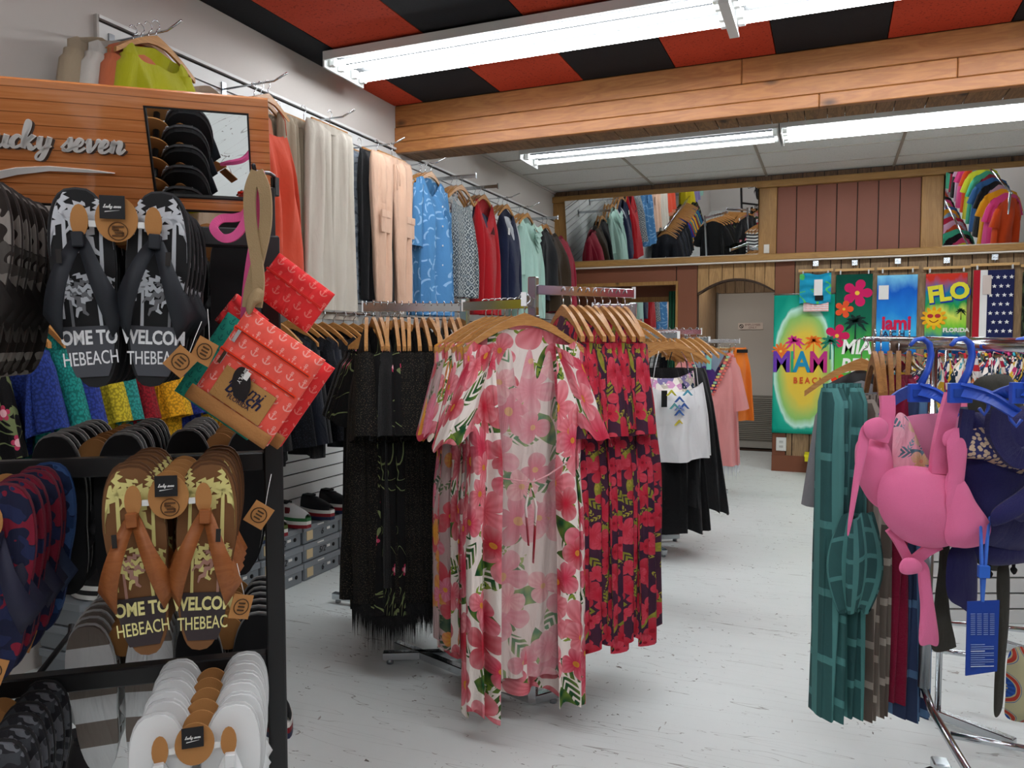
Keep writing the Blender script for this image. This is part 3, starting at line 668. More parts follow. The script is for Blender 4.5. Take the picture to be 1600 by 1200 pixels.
# ---- shoe boxes and sneakers at the foot of the left wall
BX = plain('7f858a', .7, bump=.05); BXL = plain('888e93', .65)
def shoebox(label, small):
    b = empty('shoe_box', label, 'shoe box', group='grey shoe boxes along the left wall')
    B().bbox((0, 0, .04), (.24, .335, .08)).build('box_body', BX, b); B().bbox((0, 0, .087), (.25, .345, .033)).build('lid', BXL, b)
    B().bbox((.121, -.115, .045), (.003, .055, .055)).build('size_label', plain('d9c39a', .7), b); B().bbox((.1215, .06, .05), (.003, .03, .014)).build('sticker', TAGW, b)
    B().lathe([(0, 0), (.011, 0), (.011, .003), (0, .003)], 12, Matrix.Translation((.121, .11, .045)) @ Matrix.Rotation(pi/2, 4, 'Y')).build('finger_hole', BLK, b)
    text('size_number', small, .05, plain('25282c', .7), b, (.123, .0, .042), rz=pi/2, shear=.2, ext=.0005)
    B().bbox((.1265, -.02, .092), (.002, .06, .008)).build('print', TAGW, b)
    return b
sb = {s: shoebox('', s) for s in ('5/2', '6')}
szs = [['5/2', '6', '5/2'], ['6', '5/2', '5/2'], ['5/2', '6', '5/2'], ['6', '5/2', '5/2'], ['6', '5/2', '6'], ['5/2', '6', '5/2']]
for j, y in enumerate((2.28, 2.63, 2.98, 3.33, 3.68, 4.03)):
    for k in range(3):
        put(sb[szs[j][k]], (-2.86+random.uniform(-.006, .006), y, .106*k), 0, f'grey shoe box, {["bottom", "middle", "top"][k]} of the {ordn(j)} stack from the left', 'grey shoe boxes along the left wall')
def sneaker(label, upper, stripes, patch=None, lace='f0f0ee'):
    s = empty('sneaker', label, 'sneaker'); L = .25
    def sect(t):  # half width along length, toe at +x
        return .045*(1-.18*cos(t*pi*2*.8)-.0)*(sin(pi*min(1, max(0, t*.93+.05)))**.35)
    h = .058/len(stripes)
    for i, col_ in enumerate(stripes):
        n = 20; ring = [(L*(k/n-.5), -sect(k/n)) for k in range(n+1)] + [(L*(k/n-.5), sect(k/n)) for k in range(n, -1, -1)]
        b = B(); vs = [(x*1.0, y*1.05, z) for z in (i*h, (i+1)*h-.001) for x, y in ring]; n2 = len(ring)
        b.add(vs, [tuple(range(n2-1, -1, -1)), tuple(range(n2, 2*n2))]+[(k, (k+1) % n2, n2+(k+1) % n2, n2+k) for k in range(n2)]).build('sole_layer', plain(col_, .5), s)
    def P(u, v):
        t = .03+.94*u; a = pi*v; top = .052+.05*(1 if t < .35 else max(0, 1-(t-.35)/.62)**.8)*(1-.12*sin(min(1, t/.35)*pi)); w_ = sect(t)*.97
        y = -w_*cos(a)*(1-.25*sin(a)); z = .056+(top-.03)*sin(a)**.7; return (L*(t-.5), y, z)
    B().grid(P, 24, 12).build('upper', plain(upper, .55), s)
    B().bbox((-.065, 0, .127), (.07, .045, .012)).build('collar', plain('1a1a1c', .8), s)
    for i in range(5): B().tube([(-.01+.015*i, -.02, .116-.009*i), (-.005+.015*i, 0, .122-.010*i), (-.01+.015*i, .02, .116-.009*i)], .0028, 5).build('lace', plain(lace, .7), s)
    if patch: B().bbox((-.0, -.042, .092), (.035, .008, .035)).build('side_patch', plain(patch, .6), s)
    return s
SW1 = sneaker('', 'e4e2de', ('8a1c26', 'e8e6e0', '5d6b34'), '7a1f22'); SW2 = sneaker('', 'e6e6e4', ('8a1c26', 'e8e6e0', '2f6b3c'), '6a1a22'); SB1 = sneaker('', '1b1b1f', ('1d2a4a', '8a1c26', 'e8e6e0'), lace='1b1b1f'); SB2 = sneaker('', '202024', ('1b2b48', '6b6a34', 'dedcd2'), lace='202024'); SB3 = sneaker('', '19191b', ('dcdcd8', '1b1b1d', 'dcdcd8'), lace='202024')
for p, y, lab in ((SB2, 2.96, 'black sneaker with olive stripe sole, left of post foot'), (SB2, 3.12, 'black sneaker with olive stripe sole, right of stand post'), (SW1, 3.30, 'white sneaker with red patch and olive stripe, left of the white pair'), (SW2, 3.50, 'white sneaker with green and red striped sole'), (SB1, 3.72, 'black sneaker with red striped sole beside white sneaker'), (SB1, 3.90, 'black sneaker with red striped sole, rightmost on the boxes')):
    put(p, (-2.80, y, .322), -.15, lab)
for p, y, lab in ((SB3, 2.2, 'black and white sneaker on boxes, leftmost'), (SB3, 2.36, 'black and white sneaker on boxes, second from left'), (SB2, 2.52, 'black olive striped sneaker on boxes, third from left'), (SB3, 2.7, 'black and white sneaker on boxes behind brown flip flops')): put(p, (-2.80, y, .322), -.15, lab)
for i, (u, v_) in enumerate(((207, 1055), (238, 1047), (277, 1025))):
    P = [(-1.93, 1.88), (-1.86, 1.97), (-1.80, 2.13)][i]; put([SB3, SB3, SB1][i], (P[0], P[1], 0), -.6, ['black sneaker with white striped sole on floor, left of three', 'black sneaker with white striped sole on floor, middle of three', 'navy and red striped sneaker on floor under brown flip flops'][i])
for i, (x, y) in enumerate(((-2.25, 1.35), (-2.2, 1.48), (-2.1, 1.62), (-2.35, 1.55))): put(SB3, (x, y, 0), -.5, f'black and white sneaker on the floor at far left, {ordn(i)} from the left frame edge')

# ------------------------------------------------------------------ four-way chrome racks
def rack(label, pos, arms, base, zpost):
    r = empty('garment_rack', label, 'garment rack', (pos.x, pos.y, 0))
    B().bbox((0, 0, zpost/2+.02), (.032, .032, zpost)).build('post', CHROME, r); B().bbox((0, 0, zpost*.75+.25), (.037, .037, .05)).build('collar', STEEL, r)
    for a in base:
        M = Matrix.Rotation(a[0], 4, 'Z'); B().bbox((a[1]/2, 0, .035), (a[1], .034, .034), M).build('foot', CHROME, r)
        B().lathe([(0, 0), (.014, 0), (.014, .02), (0, .02)], 10, Matrix.Translation(M @ Vector((a[1]-.03, 0, 0)))).build('leveller', STEEL, r)
    for a in arms:     # heading (world angle), length, height
        M = Matrix.Rotation(a[0], 4, 'Z'); B().bbox((a[1]/2, 0, a[2]), (a[1], .014, .034), M).build('arm', CHROME, r); B().bbox((a[1], 0, a[2]+.003), (.006, .018, .046), M).build('end_stop', plain('e8e8e8', .3), r)
    return r
def cang(x, z): v_ = C2(x, z); return atan2(v_.y, v_.x)
YW = YAW
def on_arm(pos, ang, t, z): return Vector((pos.x+cos(ang)*t, pos.y+sin(ang)*t, z))
# rack 2: floral kimonos in front, dark floral dresses on the right arm
PW2 = W(833, 700, 2.80); PW2.z = 0
aA, aB = cang(-.78, .62), cang(.866, .5)
rack('chrome four way rack in the centre holding pale floral kimonos and dark floral dresses', PW2, [(aA, .34, 1.495), (cang(-.035, -.2), .22, 1.495), (aB, .46, 1.545)], [(atan2(.25, -.735), .776), (aB, .12)], 1.57)
FL1 = floral('floral_white', 'ece4dc', ('b81a32', 'd03a58', 'e0707c', 'ecb8bc'), 'd8a030', '184a2a', '7f943a', 5.2)
FL1b = floral('floral_faded', 'dccfc8', ('d0808c', 'd8949c', 'e0a8a8', 'dfcac8'), 'd8b878', '66866c', 'a8b078', 5.2, off=2.)
FL2 = floral('floral_yellow', 'ead8c8', ('c02c38', 'd88a20', 'c84868', 'e2b0a0'), 'e8b020', '33583a', '6a5a30', 5.6, off=5.)
FL3 = floral('floral_grey', 'b09a98', ('c03848', 'd8a020', 'd88098', 'c08080'), 'e0b030', '30483c', '5a6a4c', 6., off=9.)
FLD = floral('floral_navy', '191b30', ('a8182c', 'b82038', 'c43a4c', 'c05060'), '7a1020', '7a7a2a', '9a9038', 8.5, dens=.82, off=4.)
def kimono(mat, back, seed, front=False, L=1.28):
    g = garment('floral_kimono', '', 'kimono', L, .42, .42, mat, .055, None, 11, .016, seed=seed, nu=150 if front else 70, nv=60 if front else 24, open_front=.42 if front else None, neck=.16, neckd=.05, slope=.5, waist=.08, hemw=.03)
    for s in (-1, 1):
        def Q(u, t):
            a = 2*pi*u; r_ = .10+.05*t; return (s*(.155+(.085 if front else .05)*t)+s*r_*.5*cos(a), (.045+.02*t+.010*sin(a*6+seed))*sin(a), -.20-.28*t-.03*cos(a)+.012*t*sin(a*5))
        B().grid(Q, 40, 14, lambda u, t: (u*.5+s*.7, t*.25+seed)).build('sleeve', mat, g)
    if front:
        B().grid(lambda s, t: (-.17+.34*s, .035+.008*sin(s*30+t*4), -.15-.03*sin(pi*s)*(1-t)-1.18*t*(1 if True else 0)), 60, 40, lambda s, t: (s*.34, -t*1.18)).build('sheer_back_panel', back, g)
        pts = [(-.12, -.072, -.60), (-.03, -.078, -.615), (.01, -.08, -.62), (.06, -.078, -.60), (.13, -.07, -.56)]
        B().tube(pts, .005, 6, .5).build('tie_belt', back, g)
        for s in (-1, 1): B().tube([(.0, -.08, -.62), (.018*s, -.085, -.70), (.008*s-.0, -.085, -.86-.03*s)], [.006, .012, .009], 6, .3).build('tie_end', mat, g)
    return g
zA = 1.512; FKP = C2(.042, 2.60); FKP.z = 1.512
KF = kimono(FL1, FL1b, 1, True, 1.325)
KS = [kimono(FL1, None, 2, L=1.23), kimono(FL2, None, 3, L=1.20), kimono(FL3, None, 4, L=1.2)]
rzA = YW+radians(24)
put(KF, FKP, YW+radians(14), 'white tropical floral kimono, open and frontmost on centre rack')
put(HAN, FKP, YW+radians(14), 'wooden hanger holding the frontmost white floral kimono')
for i in range(8):
    t = .035+.031*i; k_ = (0, 1, 0, 2, 0, 1, 0, 2)[i]; L_ = on_arm(PW2, aA, t, zA)+RT*.02; rr = rzA+random.uniform(-.12, .06)
    put(KS[k_], L_, rr, f'{["white tropical", "yellow and red", "grey yellow pink"][k_]} floral kimono, {ORD[i+1]} from the front on centre rack', 'floral kimonos on the centre rack')
    put(HAN, L_, rr, f'wooden hanger of the {ORD[i+1]} floral kimono from the front', 'hangers of floral kimonos')
DD = garment('floral_dress', '', 'dress', 1.18, .36, .44, FLD, .055, (.30, .16), 10, .018, seed=11, nu=84, nv=30, hemw=.04, waist=.1, sleeve_r=.085)
DD2 = garment('floral_dress', '', 'dress', 1.21, .36, .45, FLD, .055, (.30, .16), 9, .018, seed=17, nu=84, nv=30, hemw=.04, waist=.1, sleeve_r=.10)
DD3 = garment('floral_dress', '', 'dress', 1.15, .36, .44, FLD, .055, (.30, .12), 11, .018, seed=23, nu=84, nv=30, hemw=.04, waist=.1, sleeve_r=.08)
DD4 = garment('floral_dress', '', 'dress', 1.2, .36, .46, FLD, .055, (.28, .2), 8, .02, seed=29, nu=84, nv=30, hemw=.04, waist=.1, sleeve_r=.085)
rzB = YW-radians(75)+pi
for i in range(9):
    t = .13+.036*i; L_ = on_arm(PW2, aB, t, 1.552); rr = rzB+random.uniform(-.1, .1)
    put((DD, DD2, DD3, DD4)[(i*3) % 4], L_, rr, f'navy dress with red tulip print, {ordn(i)} from the post on right arm of centre rack', 'navy and red floral dresses'); put(HAN, L_, rr, f'wooden hanger of the {ordn(i)} navy and red dress from the post', 'hangers of navy and red dresses')
# rack 1: black fringed kimonos
P1 = W(727, 700, 3.22); P1.z = 0; a1 = cang(-1, -.06); a1b = cang(-.25, 1)
rack('chrome four way rack behind left holding black fringed kimonos', P1, [(a1, .42, 1.500), (cang(.1, 1), .35, 1.42)], [(a1, .35), (a1+pi/2, .3), (a1-pi/2, .4)], 1.52)
EMB = pattern('embroider', '0b0a0b', '0b0a0b', 'b83a5a'); GLI = pattern('glitter', '0c0b0a', '5a5040', s=.5); BKC = c('101011', .6)
def blackk(mat, seed, L):
    g = garment('fringed_kimono', '', 'kimono', L, .42, .50, mat, .05, (.30, .35), 8, .016, seed=seed, nu=60, nv=24, asym=.12, sleeve_r=.11)
    b = B(); rr = random.Random(seed); b.smooth = False
    for k in range(120):
        a = k/120*2*pi; ca, sa = cos(a), sin(a); x = .24*(abs(ca)**.75)*(1 if ca > 0 else -1); y = .07*sa; z0 = -.085-L-.12*ca*.25+.01; l_ = rr.uniform(.11, .17); dx = rr.uniform(-.006, .006)
        b.add([(x-.002, y-.002, z0), (x+.002, y-.002, z0), (x, y+.002, z0), (x-.0015+dx, y, z0-l_), (x+.0015+dx, y, z0-l_)], [(0, 1, 4, 3), (1, 2, 4), (2, 0, 3), (2, 3, 4)])
    o = b.build('fringe', BKC, g); o['kind'] = 'stuff'
    return g
bk = [blackk(EMB, 1, 1.17), blackk(GLI, 2, 1.12), blackk(BKC, 3, 1.06), blackk(GLI, 4, 1.03)]
seq = [1, 0, 0, 2, 0, 1, 1, 1, 3, 1, 3, 2, 3, 2]
for i in range(14):
    t = .405-.029*i; L_ = on_arm(P1, a1, t, 1.517); rr = YW+radians(90)+radians(14)+random.uniform(-.12, .12); k_ = seq[i]
    put(bk[k_], L_, rr, f'{["black kimono with red embroidered flowers", "black glittering fringed kimono", "plain black fringed kimono", "short black glittering kimono"][k_]}, {ordn(i)} from the left on rack', 'black fringed kimonos on the second rack'); put(HAN, L_, rr, f'wooden hanger of the {ordn(i)} black fringed kimono from the left', 'hangers of black kimonos')
P1b = W(560, 700, 3.5); P1b.z = 0; ab = cang(.55, -.8)
rack('chrome rack behind the black kimonos, partly hidden', P1b+Vector((-.1, .35, 0)), [(cang(.35, -.93), .5, 1.50)], [(0, .3), (pi, .3)], 1.52)
for i in range(6):
    L_ = on_arm(P1b+Vector((-.1, .35, 0)), cang(.35, -.93), .46-.06*i, 1.516); rr = YW-.35
    put(bk[(0, 1, 0, 2, 1, 2)[i]], L_, rr, f'black kimono left of the embroidered ones, {ordn(i)} from the front of hidden rack', 'black kimonos on the hidden rack'); put(HAN, L_, rr, f'wooden hanger on hidden rack, {ordn(i)} from the front', 'hangers on the hidden rack')
# rack 3: white tank, black skirts
P3 = W(1000, 700, 5.2); P3.z = 0; a3 = cang(.25, -.97); a3b = cang(1, .12)
rack('chrome rack behind dark dresses holding white tank top and black skirts', P3, [(a3, .55, 1.40), (a3b, .42, 1.43), (cang(-.2, 1), .4, 1.5)], [(cang(.9, .1), .28), (cang(-.9, -.4), .5), (a3, .4)], 1.45)
TK = garment('tank_top', '', 'tank top', .70, .36, .46, c('f1f1f2', .7), .05, None, 8, .016, strap=.22, seed=5, neckd=.06, asym=-.12)
pr = empty('x', '', ''); bpy.data.objects.remove(pr)
for (u, v_, col_, q) in ((0, -.47, '8a9ad0', 0), (0, -.42, '3a62a8', 0), (-.05, -.38, 'c9c23c', 0), (.05, -.38, '4a9ab0', 0), (0, -.50, '3a62a8', 0), (-.03, -.46, '5aa0a0', 0), (.03, -.46, '3a62a8', 0), (0, -.56, 'c9b83c', 0)):
    B().prism([(u+.03, v_+.0), (u, v_+.035), (u-.03, v_+.0), (u-.022, v_), (u, v_+.022), (u+.022, v_)][::-1], -.108, -.09).build('printed_motif', plain(col_, .8), TK)
B().bbox((-.09, -.085, -.40), (.035, .004, .10)).build('price_tag', BLK, TK)
T_ = on_arm(P3, a3, .50, 1.42); put(TK, T_, YW+.12, 'white strappy tank top with blue and yellow print'); put(HAN, T_, YW-.15, 'wooden hanger of the white tank top')
LAC = garment('printed_tunic', '', 'tunic', .64, .36, .46, pattern('multi', 'd9a0c8', '8a7fb0', 'c8c0b0', s=1.), .05, None, 7, strap=.15, seed=8)
SK = garment('maxi_skirt', '', 'skirt', 1.16, .28, .52, c('0f0f11', .8), .09, None, 12, .022, seed=9, strap=.14, neckd=0, hemw=.03)
SK2 = garment('maxi_skirt', '', 'skirt', 1.0, .28, .60, c('1b1b1d', .7, .6), .10, None, 12, .025, seed=10, strap=.14, neckd=0, asym=.3)
SHW = garment('fringed_scarf', '', 'scarf', .82, .12, .14, c('bdbab4', .6), .04, None, 5, seed=11, strap=.1)
for i, (g, t, dx, lb) in enumerate(((LAC, .42, -.02, 'lilac printed tunic just behind the white tank top'), (SK, .36, .03, 'long black gathered skirt under the white tank top'), (SHW, .40, -.18, 'narrow grey fringed scarf left of the black skirt'), (SK2, .26, .17, 'black asymmetric skirt with sheer hem beside pink caftan'), (SK, .18, .08, 'long black skirt deepest on the tank top rack'))):
    L_ = on_arm(P3, a3, t, 1.42)+RT*dx; put(g, L_, YW+.1, lb)
for i in range(9):
    L_ = on_arm(P3, a3, .46-.05*i, 1.42); put(HAN, L_, YW-.25+random.uniform(-.1, .2), f'wooden hanger behind the white tank top, {ORD[i+1]} from the front', 'hangers behind the tank top')
for i in range(8):
    L_ = on_arm(P3, a3b, .04+.05*i, 1.45); put(HAN, L_, YW+pi/2+.5, f'empty wooden hanger on the right arm of tank top rack, {ordn(i)} from its post', 'hangers on right arm of tank top rack')
    if i % 2 == 0 and False: pass
# rack 4: white arm behind the dark dresses
P4 = W(988, 700, 4.1); P4.z = 0; a4 = cang(-1, -.1)
rack('white rack arm behind the dark floral dresses', P4, [(a4, .22, 1.54)], [(a4, .2)], 1.545)
ST = garment('striped_shirt', '', 'top', .7, .38, .4, pattern('stripe', 'e9e9e6', '2a2a30', s=.7), .05, None, 6, seed=31)
for i in range(4):
    L_ = on_arm(P4, a4, .19-.055*i, 1.555); put(HAN, L_, YW-.6, f'wooden hanger on the white rack arm, {ordn(i)} from its left end', 'hangers on the white rack arm')
    if i < 2: put(ST, L_, YW-.6, f'white top with black stripes, {ordn(i)} from left on the white rack arm', 'striped tops')
# rack 5: pink caftan and orange shorts
P5 = W(1070, 700, 6.9); P5.z = 0; a5 = cang(.35, -.93); a5b = cang(1, -.2)
rack('chrome rack before the doorway holding pink caftan and orange wrap', P5, [(a5, .35, 1.385), (a5b, .46, 1.372)], [(a5b, .38), (a5, .3), (a5+pi, .3)], 1.41)
CF = garment('crochet_caftan', '', 'caftan', 1.0, .44, .56, c('e89a98', .5), .07, (.42, .22), 9, .016, seed=14, neck=.17, vneck=.36, slope=.3, sleeve_r=.10)
for s in (-1, 1):
    for k in range(14): B().bbox((s*(.17-.012*k), -.045-.0015*k, -.14-.024*k), (.026, .012, .018)).build('crochet_stitch', plain(['e8786c', '9cc8a8', 'e2c870'][k % 3], .8), CF)
    for k in range(14): B().bbox((s*(.195-.0125*k), -.05-.0015*k, -.155-.025*k), (.02, .012, .016)).build('crochet_stitch', plain(['d9665c', 'e8786c'][k % 2], .8), CF)
B().grid(lambda s, t: (-.16+.32*s, -.005, -.11-.30*t*(1-abs(2*s-1))), 10, 6).build('inner_back', c('8f9fb2', .4), CF)
B().bbox((.0, -.05, -.21), (.04, .01, .12)).build('beaded_tassel', plain('7cc8b8', .6), CF); B().bbox((0, -.012, -.13), (.05, .006, .02)).build('neck_label', BLK, CF)
b = B()
for k in range(50):
    x = -.27+.54*k/49; b.add([(x-.005, -.03, -1.07), (x+.005, -.03, -1.07), (x, -.03, -1.16-.03*(k % 3)), (x, -.02, -1.07)], [(0, 1, 2), (1, 3, 2), (3, 0, 2)])
b.build('tassel_fringe', plain('c8ccd8', .8), CF)['kind'] = 'stuff'
L_ = on_arm(P5, a5, .33, 1.40); put(CF, L_, YW-.05, 'pink caftan with crochet V neckline'); put(HAN, L_, YW-.05, 'wooden hanger of the pink crochet caftan')
for i in range(6):
    L_ = on_arm(P5, a5, .28-.05*i, 1.40); put(HAN, L_, YW+.05*i, f'wooden hanger behind the pink caftan, {ORD[i+1]} from the front', 'hangers behind the caftan')
put(garment('purple_top', '', 'top', .5, .34, .4, c('4b2a78', .5), .05, None, 6, seed=32), on_arm(P5, a5, .26, 1.40), YW, 'purple top showing behind the caftan neckline')
OR = garment('orange_wrap', '', 'skirt', .66, .16, .32, c('ef7f22', .6), .05, None, 6, .014, seed=33, z0=-.05, strap=.02, neckd=0)
B().bbox((0, -.06, -.10), (.10, .02, .03)).build('bow', BLK, OR)
put(OR, on_arm(P5, a5b, .45, 1.385), YW+.3, 'orange wrap skirt with black bow at end of the rack')
put(garment('cream_shorts', '', 'skirt', .62, .2, .3, c('d6cda8', .6), .05, None, 6, seed=34, z0=-.05, strap=.02, neckd=0), on_arm(P5, a5b, .34, 1.385), YW+.4, 'cream garment left of the orange wrap')
put(garment('dark_top', '', 'top', .4, .2, .3, c('1e2238', .6), .05, None, 6, seed=35, z0=-.05, strap=.02, neckd=0), on_arm(P5, a5b, .28, 1.385), YW+.4, 'dark navy garment between caftan and cream garment')
for i in range(6): put(HANC, on_arm(P5, a5b, .20+.045*i, 1.385), YW+pi/2-.5, f'clip hanger near the orange wrap, {ordn(i)} from left on that arm', 'clip hangers before the doorway')
#@@PART3
# ------------------------------------------------------------------ towels and packs on the back wall
def palm_b(b, x, z, h, y0, y1, sc=1, lean=0, seed=0, nf=8):
    """palm tree outline pieces, x,z = foot"""
    rr = random.Random(seed); tx = x+lean
    b.prism([(x-.03*h, z), (x+.03*h, z), (tx+.015*h, z+h*.72), (tx-.015*h, z+h*.72)], y0, y1)
    for k in range(nf):
        a = -.55+k*(pi+1.1)/(nf-1)+rr.uniform(-.1, .1); L = h*.38*rr.uniform(.85, 1.1); n = 5; up = []; dn = []
        for i in range(n+1):
            t = i/n; px = tx+cos(a)*L*t; pz = z+h*.72+sin(a)*L*t-L*.35*t*t; nx, nz = -sin(a), cos(a); ww = h*.07*sin(pi*min(1, t*.85+.1))
            up.append((px+nx*ww*(1 if i % 2 else .55), pz+nz*ww*(1 if i % 2 else .55))); dn.append((px-nx*ww*(.55 if i % 2 else 1), pz-nz*ww*(.55 if i % 2 else 1)))
        b.prism(dn+up[::-1], y0, y1)
    return b
def flat_flower(parent, x, z, r, colr, n=5, y=-.006, rot=0, nm='printed_flower', centre='f0c040'):
    pts = []
    for k in range(n*8):
        a = rot+k*2*pi/(n*8); rr = r*(.42+.58*abs(cos(n*(a-rot)/2))**.6); pts.append((x+rr*cos(a), z+rr*sin(a)))
    o = B().prism(pts, y-.0015, y).build(nm, plain(colr, .85), parent)
    B().prism([(x+r*.16*cos(k*pi/5), z+r*.16*sin(k*pi/5)) for k in range(10)], y-.003, y-.0015).build('flower_centre', plain(centre, .8), o); return o
def towel(label, x0, x1, z0, z1, mat, y=YB-.035, clip=True, grp='beach towels on the back wall', wav=.006):
    t = empty('beach_towel', label, 'towel', ((x0+x1)/2, y, z1), 0, grp); hw = (x1-x0)/2; L = z1-z0
    b = B(); b.grid(lambda s, q: (-hw+2*hw*s, wav*.5*sin(s*14+q*3)*min(1, q*3), -L*q), 30, 30, lambda s, q: (s, 1-q))
    for (xx) in (): pass
    b.build('cloth', mat, t, thick=.006)
    return t
def clip_hanger(label, x, z, w_=.34, y=YB-.045):
    h = empty('clip_hanger', label, 'hanger', (x, y, z), 0, 'clip hangers of the beach towels')
    B().bbox((0, 0, 0), (w_, .014, .026)).build('bar', WHW, h)
    for s in (-1, 1): B().bbox((s*w_*.36, -.006, -.025), (.014, .02, .04)).build('clip', plain('d0d2d4', .3), h)
    B().tube([(0, 0, .01), (0, 0, .04), (.02, 0, .06), (0, 0, .085), (-.02, 0, .065)], .003, 6).build('hook', CHROME, h)
    B().bbox((0, .01, .07), (.055, .02, .055), Matrix.Rotation(0, 4, 'Y')).build('wall_hook', plain('9aa0a4', .15, .8), h)
def grad(name, stops, radial=None, wob=.25):
    m = Mt(name, .9, 0, .1); v = m.coord('UV'); x, y, z = m.xyz(v); n = m.noise(v, 3, 3)
    if radial: dx = (x-radial[0])/radial[2]; dy = (y-radial[1])/radial[3]; f = (dx*dx+dy*dy).m('SQRT')+(n-.5)*wob
    else: f = y+(n-.5)*wob
    m.color(m.ramp(f, stops)); return m.mat
TZ = 1.855
t = towel('large teal and yellow beach towel with palms and big letters, right of doorway', -.57, .02, .41, TZ, grad('towel_lagoon', [(0, 'e6b93c'), (.45, 'dcc04a'), (.68, '8cbf6a'), (.78, 'bfe6d8'), (.82, '2aa88e'), (1, '14957f')], (.5, .48, .62, .56)))
tz = lambda z: z-TZ
for (ch, u, col_) in (('M', -.21, '6a3aa8'), ('I', -.105, '2aa070'), ('A', -.01, '1f8ab0'), ('M', .15, 'b8307c')):
    text('lettering', ch, .30, plain(col_, .85), t, (u, -.012, tz(1.15)), bold=.008, sx=.80 if ch != 'I' else .6)
text('lettering', 'B E A C H', .088, plain('d0552c', .85), t, (.06, -.012, tz(.965)), bold=.003, sx=.8)
flat_flower(t, -.22, tz(1.27), .09, 'e8742a', 12, nm='printed_sun', y=-.008)
for x_, c_ in ((-.09, 'd8308c'), (.10, 'ec7020'), (.26, '1f7a60')): palm_b(B(), x_, tz(1.19), .26, -.012, -.008, seed=int(x_*100)).build('printed_palm', plain(c_, .85), t)
B().tube([(-.30, 0, .012), (.31, 0, .012)], .006, 6).build('hanging_rod', CHROME, t)
TZ = 2.05
t = towel('green tropical beach towel with pink hibiscus and white letters', .025, .365, .61, TZ, grad('towel_jungle', [(0, '1c5a46'), (.25, '6cc04a'), (.5, '4caa4c'), (.66, '1e6a50'), (1, '0f4a3c')], None, .2))
flat_flower(t, .03, tz(1.86), .14, 'd01c62', y=-.01); flat_flower(t, -.09, tz(1.70), .09, 'e8562c', y=-.013); flat_flower(t, -.15, tz(1.43), .12, 'cc1c58', y=-.01); flat_flower(t, -.12, tz(.95), .09, 'e8401c', y=-.01)
palm_b(B(), .02, tz(1.36), .30, -.012, -.008, seed=5).build('printed_palm', plain('10302a', .85), t)
text('lettering', 'MIA', .20, plain('f2f2ec', .85), t, (.03, -.014, tz(1.31)), bold=.006, shear=.15, sx=.82); text('lettering', 'BEA', .20, plain('f2f2ec', .85), t, (.03, -.014, tz(1.12)), bold=.006, shear=.15, sx=.82)
t = towel('blue beach towel with red letters', .405, .765, 1.25, TZ-.02, grad('towel_blue', [(0, '1a6ac0'), (.3, '48b4e4'), (.5, '2a86d8'), (.8, '1e62c8'), (1, '7cc8ec')], None, .3))
text('lettering', 'iami', .19, plain('c81e4c', .85), t, (-.0, -.012, tz(1.57)), bold=.007, sx=.85); text('lettering', 'A C H', .075, plain('26345c', .85), t, (-.02, -.012, tz(1.465)), bold=.002)
B().bbox((-.12, -.012, -.17), (.09, .004, .14)).build('price_card', TAGW, t)
t = towel('colourful beach towel with smiling sun in sunglasses', .835, 1.19, 1.25, TZ-.02, grad('towel_florida', [(0, '123a6c'), (.2, '1c5a8c'), (.34, '7cc83c'), (.5, 'd8e060'), (.62, '2a9a50'), (.78, '1c7ab0'), (.95, 'c83a2c')], None, .35))
text('lettering', 'FLO', .21, plain('e8e03c', .85), t, (.02, -.012, tz(1.86)), bold=.010, sx=.95, ry=-.14); text('lettering_shade', 'FLO', .21, plain('1c3c9c', .85), t, (.026, -.009, tz(1.85)), bold=.016, sx=.95, ry=-.14)
flat_flower(t, -.10, tz(1.62), .115, 'f0a81c', 12, y=-.011, nm='printed_sun', centre='f0b820')
o = B().prism([(-.10+.075*cos(k*pi/10), tz(1.62)+.075*sin(k*pi/10)) for k in range(20)], -.0145, -.013).build('sun_face', plain('f2c424', .85), t)
for s in (-1, 1): B().prism([(-.10+s*.032+.026*cos(k*pi/6), tz(1.64)+.02*sin(k*pi/6)) for k in range(12)], -.017, -.0145).build('sunglass_lens', plain('b0202c', .6), t)
B().tube([(-.14+.013*k, -.016, tz(1.60)-.022*sin(pi*k/6)) for k in range(7)], .004, 5).build('printed_smile', plain('8c3a10', .8), t)
text('lettering', 'FLORIDA', .055, plain('e8e8e0', .85), t, (.09, -.012, tz(1.50)), bold=.002)
palm_b(B(), .13, tz(1.60), .12, -.011, -.009, seed=8).build('printed_palm', plain('14301c', .85), t)
t = towel('flag pattern beach towel with white stars on navy', 1.245, 1.575, 1.25, TZ, plain('1c2250', .9))
B().box(-.17, -.115, -.012, -.006, -.8, 0).build('red_stripe', plain('b01c2c', .9), t); B().box(-.115, -.055, -.012, -.006, -.8, 0).build('white_stripe', plain('e8e6e4', .9), t)
for r_ in range(9):
    for c_ in range(4):
        if (r_ % 2) and c_ == 3: continue
        cx, cz = -.025+.055*c_+(.027 if r_ % 2 else 0), -.07-.085*r_
        B().prism([(cx+(.021 if k % 2 == 0 else .009)*sin(k*pi/5), cz+(.021 if k % 2 == 0 else .009)*cos(k*pi/5)) for k in range(10)][::-1], -.012, -.006).build('star', plain('eeeeec', .9), t)
B().bbox((-.06, -.02, -.14), (.07, .004, .18)).build('price_card', plain('d8c8c0', .7), t)
t = towel('dark camouflage towel at the right edge', 1.64, 1.98, 1.0, TZ-.03, pattern('camo', '20241c', '3c4a30', '14160f', s=.5))
